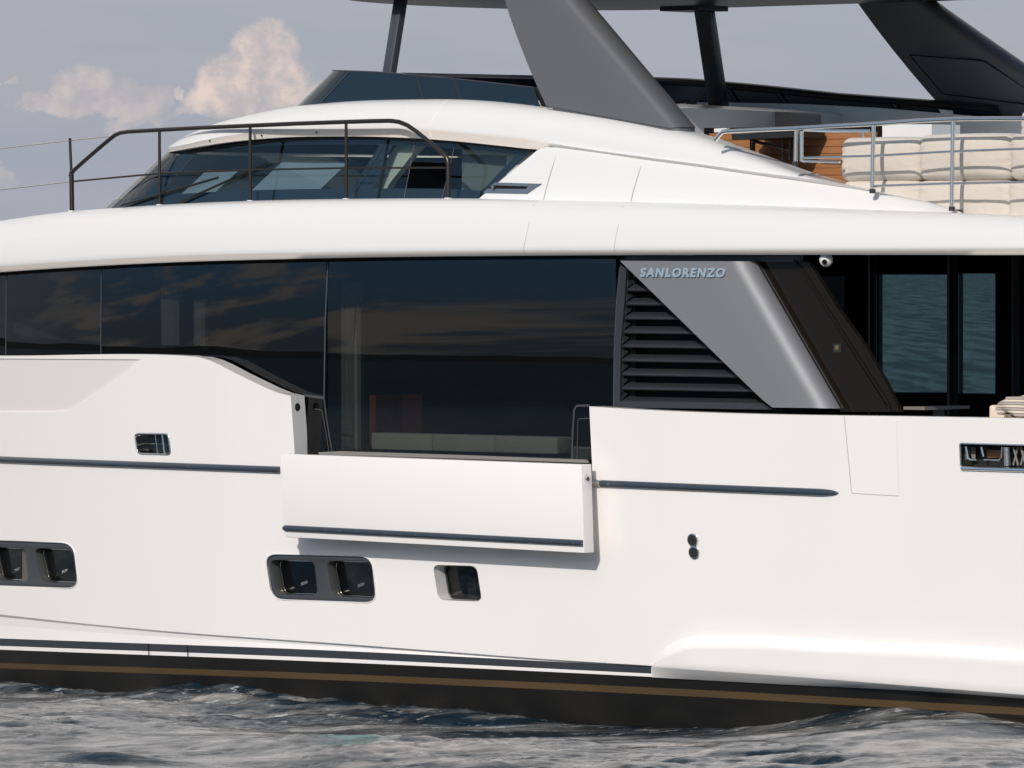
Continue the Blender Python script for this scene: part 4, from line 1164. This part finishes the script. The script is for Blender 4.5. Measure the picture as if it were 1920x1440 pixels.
# ------------------------------------------------------------------ grey quarter fin, louvres, black wings
A_ = [(1161, 489), (1300, 625), (1424, 746), (1430, 751), (1437, 758), (1447, 764)]
def buttress():
    N = 18
    def ln(p, q, t): return plerp(p, q, t)
    def a(t):
        d = 0; seg = [(Vector(A_[i+1]) - Vector(A_[i])).length for i in range(len(A_) - 1)]; T = t * sum(seg)
        for i, s in enumerate(seg):
            if T <= s + 1e-6: return plerp(A_[i], A_[i+1], T / s)
            T -= s
        return A_[-1]
    y = .05; cols = []
    for i in range(N + 1):
        t = i / N; p = a(t)
        # keep rows level: same fraction down the after edge
        f = (p[1] - 489) / (764 - 489)
        B = ln((1366, 490), (1522, 765), f); D = ln((1418, 490), (1577, 766), f)
        P0 = unp(*p, y); PB = unp(*B, y); PD = unp(*D, .24)
        row = [P0 + Vector((.05, .25, 0)), P0 + Vector((.004, .006, 0)), P0 + Vector((.010, 0, 0)), P0.lerp(PB, .5), PB]
        c = Vector((PD.x, y, (PB.z + PD.z) / 2))
        for s in (.15, .3, .45, .6, .75, .9, 1):       # quarter-round to the after edge
            an = s * math.pi / 2
            row.append(Vector((lerp(PB.x, PD.x, math.sin(an)), y + (PD.y - y) * (1 - math.cos(an)), lerp(PB.z, PD.z, s))))
        row.append(PD + Vector((-.05, .2, 0)))
        cols.append(row)
    m = MB().grid(cols); n = len(cols[0])
    m.F.append(tuple(range(n - 1, -1, -1))); m.F.append(tuple(N * n + c for c in range(n)))
    o = m.out('quarter_fin', M['grey'], YACHT, 40)
    # raised lettering
    cu = bpy.data.curves.new('lettering', 'FONT'); cu.body = 'SANLORENZO'; cu.size = 1; cu.extrude = .022; cu.offset = .040; cu.shear = .17; cu.space_character = 1.26
    t = bpy.data.objects.new('lettering', cu); COL.objects.link(t); bpy.context.view_layer.update()
    me = bpy.data.meshes.new_from_object(t.evaluated_get(bpy.context.evaluated_depsgraph_get())); bpy.data.objects.remove(t)
    xs = [v.co.x for v in me.vertices]; ys = [v.co.y for v in me.vertices]
    x0, x1, y0, y1 = min(xs), max(xs), min(ys), max(ys)
    a0 = unp(1202, 519.5, y); a1 = unp(1361, 502.5, y)
    for v in me.vertices:
        fx = (v.co.x - x0) / (x1 - x0); fy = (v.co.y - y0) / (y1 - y0)
        v.co = Vector((lerp(a0.x, a1.x, fx), y - .010 - v.co.z * .35, lerp(a0.z, a1.z, fy)))
    bm = bmesh.new(); bm.from_mesh(me); bmesh.ops.recalc_face_normals(bm, faces=bm.faces[:]); bm.to_mesh(me); bm.free()
    me.materials.clear(); link('lettering', me, M['logo'], o, 0)
buttress()

def louvres():
    o = slab('louvre_backing', [(1150, 482), (1450, 482), (1450, 790), (1145, 790)], .46, .04, M['black'], YACHT)
    # surround strip and lower sill
    slab('louvre_frame', [(1163, 494), (1174, 506), (1171, 560), (1164, 640), (1162, 752), (1430, 756), (1450, 768), (1150, 764), (1152, 660), (1157, 560)], .235, .06, M['louvre'], YACHT)
    for i in range(9):
        yc = 531 + i * 26.4
        xl = float(np.interp(yc, [520, 570, 640, 760], [1176, 1172, 1166, 1163]))
        xr = 1161 + (yc + 14 - 489) * 1.025 + 30
        ptop, pbot = yc + 1, yc + 13
        yi, yo = .40, .27
        a, b = unp(xl, ptop, yi), unp(xr, ptop, yi); c, d = unp(xl, pbot, yo), unp(xr, pbot, yo)
        x0, x1 = max(a.x, c.x) , min(b.x, d.x)
        a.x = c.x = x0; b.x = d.x = x1
        m = MB(); N = 5; prof = []
        for s in range(N + 1):
            t = s / N; prof.append((lerp(yi, yo, math.sin(t * math.pi / 2)), lerp(a.z, c.z, t)))
        pr = prof + [(yo + .012, c.z - .012), (yi, a.z - .05)]
        L0 = [Vector((x0, y, z)) for y, z in pr]; L1 = [Vector((x1, y, z)) for y, z in pr]
        m.prism(L0, L1); s = m.out('louvre_slat', M['louvre'], YACHT, 40)
        q = unp(xl + 1, yc + 3, .265); w = unp(xl + 14, yc - 4, .30)
        MB().prism([q + Vector((0, 0, .05)), q + Vector((.008, 0, .05)), q + Vector((.008, 0, -.02)), q + Vector((0, 0, -.02))], [p + Vector((0, .10, .03)) for p in [q + Vector((0, 0, .02)), q + Vector((.008, 0, .02)), q + Vector((.008, 0, .0)), q + Vector((0, 0, .0))]]).out('slat_bracket', M['frame'], s)
louvres()

def wings():
    w = slab('quarter_glass', [(1412, 486), (1488, 487), (1668, 772), (1578, 772)], .30, .04, M['brown'], YACHT)
    slab('quarter_glass', [(1494, 489), (1512, 491), (1519, 496), (1570, 578), (1624, 652), (1666, 727), (1688, 772), (1671, 772)], .27, .06, M['brown'], YACHT)
    seam([(1489, 487), (1510, 516), (1560, 594), (1610, 672), (1650, 734), (1664, 755), (1669, 772)], .26, .030, 'wing_joint', 'black')
    seam([(1417, 489), (1450, 545), (1500, 632), (1550, 719), (1573, 758), (1579, 772)], .235, .030, 'wing_joint', 'black')
    q = unp(1570.5, 652, .29)
    MB().box((q.x - .055, q.y, q.z - .045), (q.x + .045, q.y + .006, q.z + .04)).out('courtesy_lamp', M['satin'], w)
    MB().box((q.x - .022, q.y - .012, q.z - .020), (q.x + .020, q.y + .0, q.z + .022)).out('lamp_face', M['brass'], w)
    # black strip under the eave over the fin
    slab('eave_strip', [(1164, 480), (1500, 479), (1500, 491), (1164, 490)], .28, .05, M['stripe'], YACHT)
wings()

# camera dome under the eave
def dome():
    q = unp(1549, 486, .16); o = MB().tube([q + Vector((0, 0, .06)), q + Vector((0, 0, .0))], .058, 20).out('camera_dome', M['white'], YACHT, 40)
    m = MB(); rows = []
    c = q + Vector((0, 0, -.005))
    for i in range(9):
        a = R(-90) + R(110) * i / 8; r = .070 * math.cos(a); rows.append([c + Vector((r * math.cos(b), r * math.sin(b), .075 * math.sin(a))) for b in [2*math.pi*j/24 for j in range(25)]])
    m.grid(rows); m.out('dome_shell', M['white'], o, 60)
    d = Vector((.35, -.85, -.35)).normalized(); MB().tube([c + d * .05, c + d * .075], [.030, .026], 16).out('lens', M['black'], o)
dome()

# ------------------------------------------------------------------ cockpit beyond
def cockpit():
    Y = 6.55; m = MB()
    def rect(mm, a, b, c, d, y=Y, th=.07): mm.prism(UP([(a, b), (c, b), (c, d), (a, d)], y), off(UP([(a, b), (c, b), (c, d), (a, d)], y), (0, th, 0)))
    # frame bars butt round two clear lights
    rect(m, 1300, 440, 1648, 860); rect(m, 1777, 440, 1799, 860); rect(m, 1866, 440, 2300, 860)
    rect(m, 1648, 440, 1777, 515); rect(m, 1648, 738, 1777, 860); rect(m, 1799, 440, 1866, 513); rect(m, 1799, 740, 1866, 860)
    o = m.out('side_screen', M['satin'], YACHT, 0)
    for a, b, c, d in ((1646, 513, 1779, 740), (1797, 511, 1868, 742)):
        g = MB(); rect(g, a, b, c, d, Y + .03, .008); g.out('pane', M['g_aft'], o, 0)
        for (p, q) in (((a + 2, d - 3), (c - 2, d - 2.4)), ):
            MB().tube([unp(*p, Y - .01), unp(*q, Y - .01)], .012, 6).out('bead', M['frame'], o)
    for x, w in ((1636, .05), (1787, .07), (1905, .05)):
        MB().tube(UP([(x, 480), (x, 800)], Y - .12), w, 8).out('screen_post', M['dark'], YACHT)
    g = slab('salon_door_glass', [(1526, 518), (1583, 518), (1583, 600), (1526, 600)], 4.4, .03, M['g_screen'], YACHT)
    slab('salon_door_frame', [(1470, 470), (1592, 470), (1592, 800), (1470, 800)], 4.6, .03, M['black'], YACHT)
cockpit()

# ------------------------------------------------------------------ loose things aboard
def keep(name, V, Fs, mat, parent, smooth=60):
    return mesh(name, V, Fs, mat, parent, smooth)

def cushion(c, d, n=4.0, puff=.10, seed=0, N=22, sag=0.0):
    """soft cushion: a rounded box with wrinkles, centre c, size d"""
    m = MB(); bm = bmesh.new(); bmesh.ops.create_cube(bm, size=2.0)
    bmesh.ops.subdivide_edges(bm, edges=bm.edges[:], cuts=N, use_grid_fill=True)
    h = Vector(d) / 2; r = min(h) * (.30 if n > 4.5 else .40)
    for v in bm.verts:
        q = v.co.copy(); p = Vector((q.x * h.x, q.y * h.y, q.z * h.z))
        k_ = Vector([max(-(h[i] - r), min(h[i] - r, p[i])) for i in range(3)]); e = p - k_
        m_ = max(abs(e[i]) for i in range(3)); l = e.length
        if l > 1e-6: p = k_ + e * (m_ / l)
        f = (1 - q.x**2) * (1 - q.z**2)
        p.y += puff * .5 * f * (1 if q.y > 0 else -1); p.z += puff * .22 * (1 - q.x**2) * (1 - q.y**2) * (1 if q.z > 0 else -.3)
        w = noise.fractal(Vector((p.x * 2.6 + seed * 7, p.y * 2, p.z * 3.2)), 1.0, 2.0, 4) * .009
        cr = max(0, abs(q.x) - .62) * noise.noise(Vector((q.x * 3 + seed, q.z * 7, 4))) * .06
        v.co = Vector(c) + p + Vector((0, w + cr, w * .7))
    me = bpy.data.meshes.new('cushion'); bm.to_mesh(me); bm.free(); return me

def sofa():
    y0 = .72
    p = unp(1650, 400, y0)
    S = empty('outdoor_sofa', (p.x, y0 + .3, p.z), 'cream sectional sofa with plump cushions behind the polished stern rail', 'sofa')
    bpy.context.view_layer.update()
    spec = [(1575, 1723, 258, 340), (1721, 1893, 251, 339), (1891, 2050, 250, 338), (2048, 2200, 250, 338)]
    for i, (a, b, t, u) in enumerate(spec):
        q0 = unp(a, u, y0); q1 = unp(b, t, y0)
        me = cushion(((q0.x + q1.x) / 2, y0 + .36, (q0.z + q1.z) / 2), (q1.x - q0.x + .02, .74, q1.z - q0.z), 4.2, .09, i); link('back_cushion', me, M['cushion'], S, 0)
        for P_ in me.polygons: P_.use_smooth = True
        x0 = a if i else 1580
        q0 = unp(x0, 425, y0 + .02); q1 = unp(b, 338, y0 + .02)
        me = cushion(((q0.x + q1.x) / 2, y0 + .38, (q0.z + q1.z) / 2), (q1.x - q0.x + .015, .76, q1.z - q0.z), 5, .05, i + 9); link('seat_cushion', me, M['cushion'], S, 0)
        for P_ in me.polygons: P_.use_smooth = True
    a = unp(1880, 262, 1.7); me = cushion((a.x + .75, 2.1, a.z + .06), (1.2, .7, .5), 4, .1, 31)
    link('back_cushion', me, M['cushion'], S, 0)
    for P_ in me.polygons: P_.use_smooth = True
    q0 = unp(1585, 430, y0 + .1); q1 = unp(2200, 424, y0 + .1)
    MB().box((q0.x, y0 + .1, q0.z - .05), (q1.x, y0 + .75, q0.z + .02)).out('sofa_frame', M['seatgrey'], S)
sofa()

def loose():
    # striped throw folded over a rattan pouffe, pale chair end, low table
    y = .9
    q0 = unp(1868, 782, y); q1 = unp(1990, 752, y)
    P = empty('rattan_pouffe', ((q0.x + q1.x) / 2, y + .3, q0.z - .4), 'woven rattan pouffe under the striped throw in the cockpit', 'pouffe')
    bpy.context.view_layer.update()
    MB().box((q0.x + .06, y + .05, q0.z - .4), (q1.x, y + .6, q0.z + .02)).out('pouffe_body', M['wicker'], P)
    zt = q0.z + .02
    rows = []
    for k_, (w, h, dx) in enumerate(((0, .0, 0), (0, .05, -.05), (.0, .085, -.04), (.03, .12, .0), (.12, .15, .08), (.2, .19, .10), (.3, .20, .16))):
        rows.append([Vector((lerp(q0.x + dx, q1.x, i / 16), y + .02 + .03 * math.sin(i * .9 + k_) + .05 * k_ / 6, zt + h + .014 * math.sin(i * .8 + k_ * .7))) for i in range(17)])
    rows.append([p + Vector((0, .5, 0)) for p in rows[-1]]); rows.append([Vector((p.x, y + .55, zt)) for p in rows[0]])
    m = MB().grid(rows, close=True); n = 17
    m.F.append(tuple(i * n for i in range(len(rows)))); m.F.append(tuple(i * n + n - 1 for i in range(len(rows) - 1, -1, -1)))
    t = m.out('striped_throw', M['towel'], None, 60); tag(t, 'brown and cream striped throw folded on the pouffe behind the bulwark', 'throw')
    q = unp(1853, 783, 1.3); r = unp(1880, 760, 1.3)
    ch = empty('cockpit_chair', (q.x + .3, 1.6, q.z - .6), 'pale beige chair half hidden behind the bulwark beside the striped throw', 'chair')
    bpy.context.view_layer.update()
    o = MB().box((q.x, 1.3, q.z - .3), (q.x + .5, 1.85, r.z)).out('chair_back', M['leather'], ch); bevel(o, .03)
    MB().box((q.x + .02, 1.86, q.z - .35), (q.x + .5, 2.4, q.z - .24)).out('chair_seat', M['leather'], ch)
    q = unp(1694, 768, 2.6); r = unp(1734, 763, 2.6)
    tb = empty('cockpit_table', (q.x + .3, 2.9, q.z - .7), 'low dark table with pale top edge just above the cockpit bulwark', 'table')
    bpy.context.view_layer.update()
    MB().box((q.x, 2.6, q.z), (r.x, 3.4, r.z)).out('table_top', M['seatgrey'], tb)
    MB().box((lerp(q.x, r.x, .4), 2.9, q.z - .7), (lerp(q.x, r.x, .6), 3.1, q.z - .001)).out('table_leg', M['dark'], tb)
    # saloon: curtains, long sofa, panel
    cs = [(640, 680, 527, 842, 'wide pale curtain beside the saloon door'), (302, 340, 515, 647, 'pale curtain behind the forward saloon window'), (364, 388, 560, 647, 'narrow dim curtain right of the forward pale one')]
    for a, b, t, u, lb in cs:
        m = MB(); y = 1.0; N = 24
        f = [unp(lerp(a, b, i / N), u, y) for i in range(N + 1)]; zt = unp(a, t, y).z
        pl = [Vector((p.x, y + .03 * math.sin(i * 1.5), 0)) for i, p in enumerate(f)]
        m.grid([[Vector((p.x, p.y, f[0].z)) for p in pl], [Vector((p.x, p.y, zt)) for p in pl]])
        bk = [Vector((p.x, p.y + .012, 0)) for p in pl]; m.grid([[Vector((p.x, p.y, f[0].z)) for p in bk], [Vector((p.x, p.y, zt)) for p in bk]])
        o = m.out('curtain', M['curtain'] if a != 364 else M['seatgrey'], None, 60); tag(o, lb, 'curtain', 'curtains in the saloon')
    q0 = unp(695, 843, 1.15); q1 = unp(1045, 820, 1.15)
    S = empty('salon_sofa', ((q0.x + q1.x) / 2, 1.6, 2.06), 'long sage green sofa low behind the big saloon window', 'sofa')
    bpy.context.view_layer.update()
    for i in range(3):
        x0 = lerp(q0.x, q1.x, i / 3); x1 = lerp(q0.x, q1.x, (i + 1) / 3)
        o = MB().box((x0 + .004, 1.15, q0.z), (x1 - .004, 1.4, q1.z)).out('back_cushion', M['greensofa'], S); bevel(o, .018)
    MB().box((q0.x, 1.42, q0.z - .06), (q1.x, 2.2, q0.z + .05)).out('seat', M['greensofa'], S)
    MB().box((q0.x, 1.2, 2.06), (q1.x, 2.2, q0.z - .062)).out('sofa_base', M['interior'], S)
    o = slab('wooden_cabinet', [(693, 741), (736, 741), (736, 836), (693, 836)], 1.9, .5, M['orange'], None); tag(o, 'orange brown wooden cabinet standing behind the sage sofa', 'cabinet')
loose()
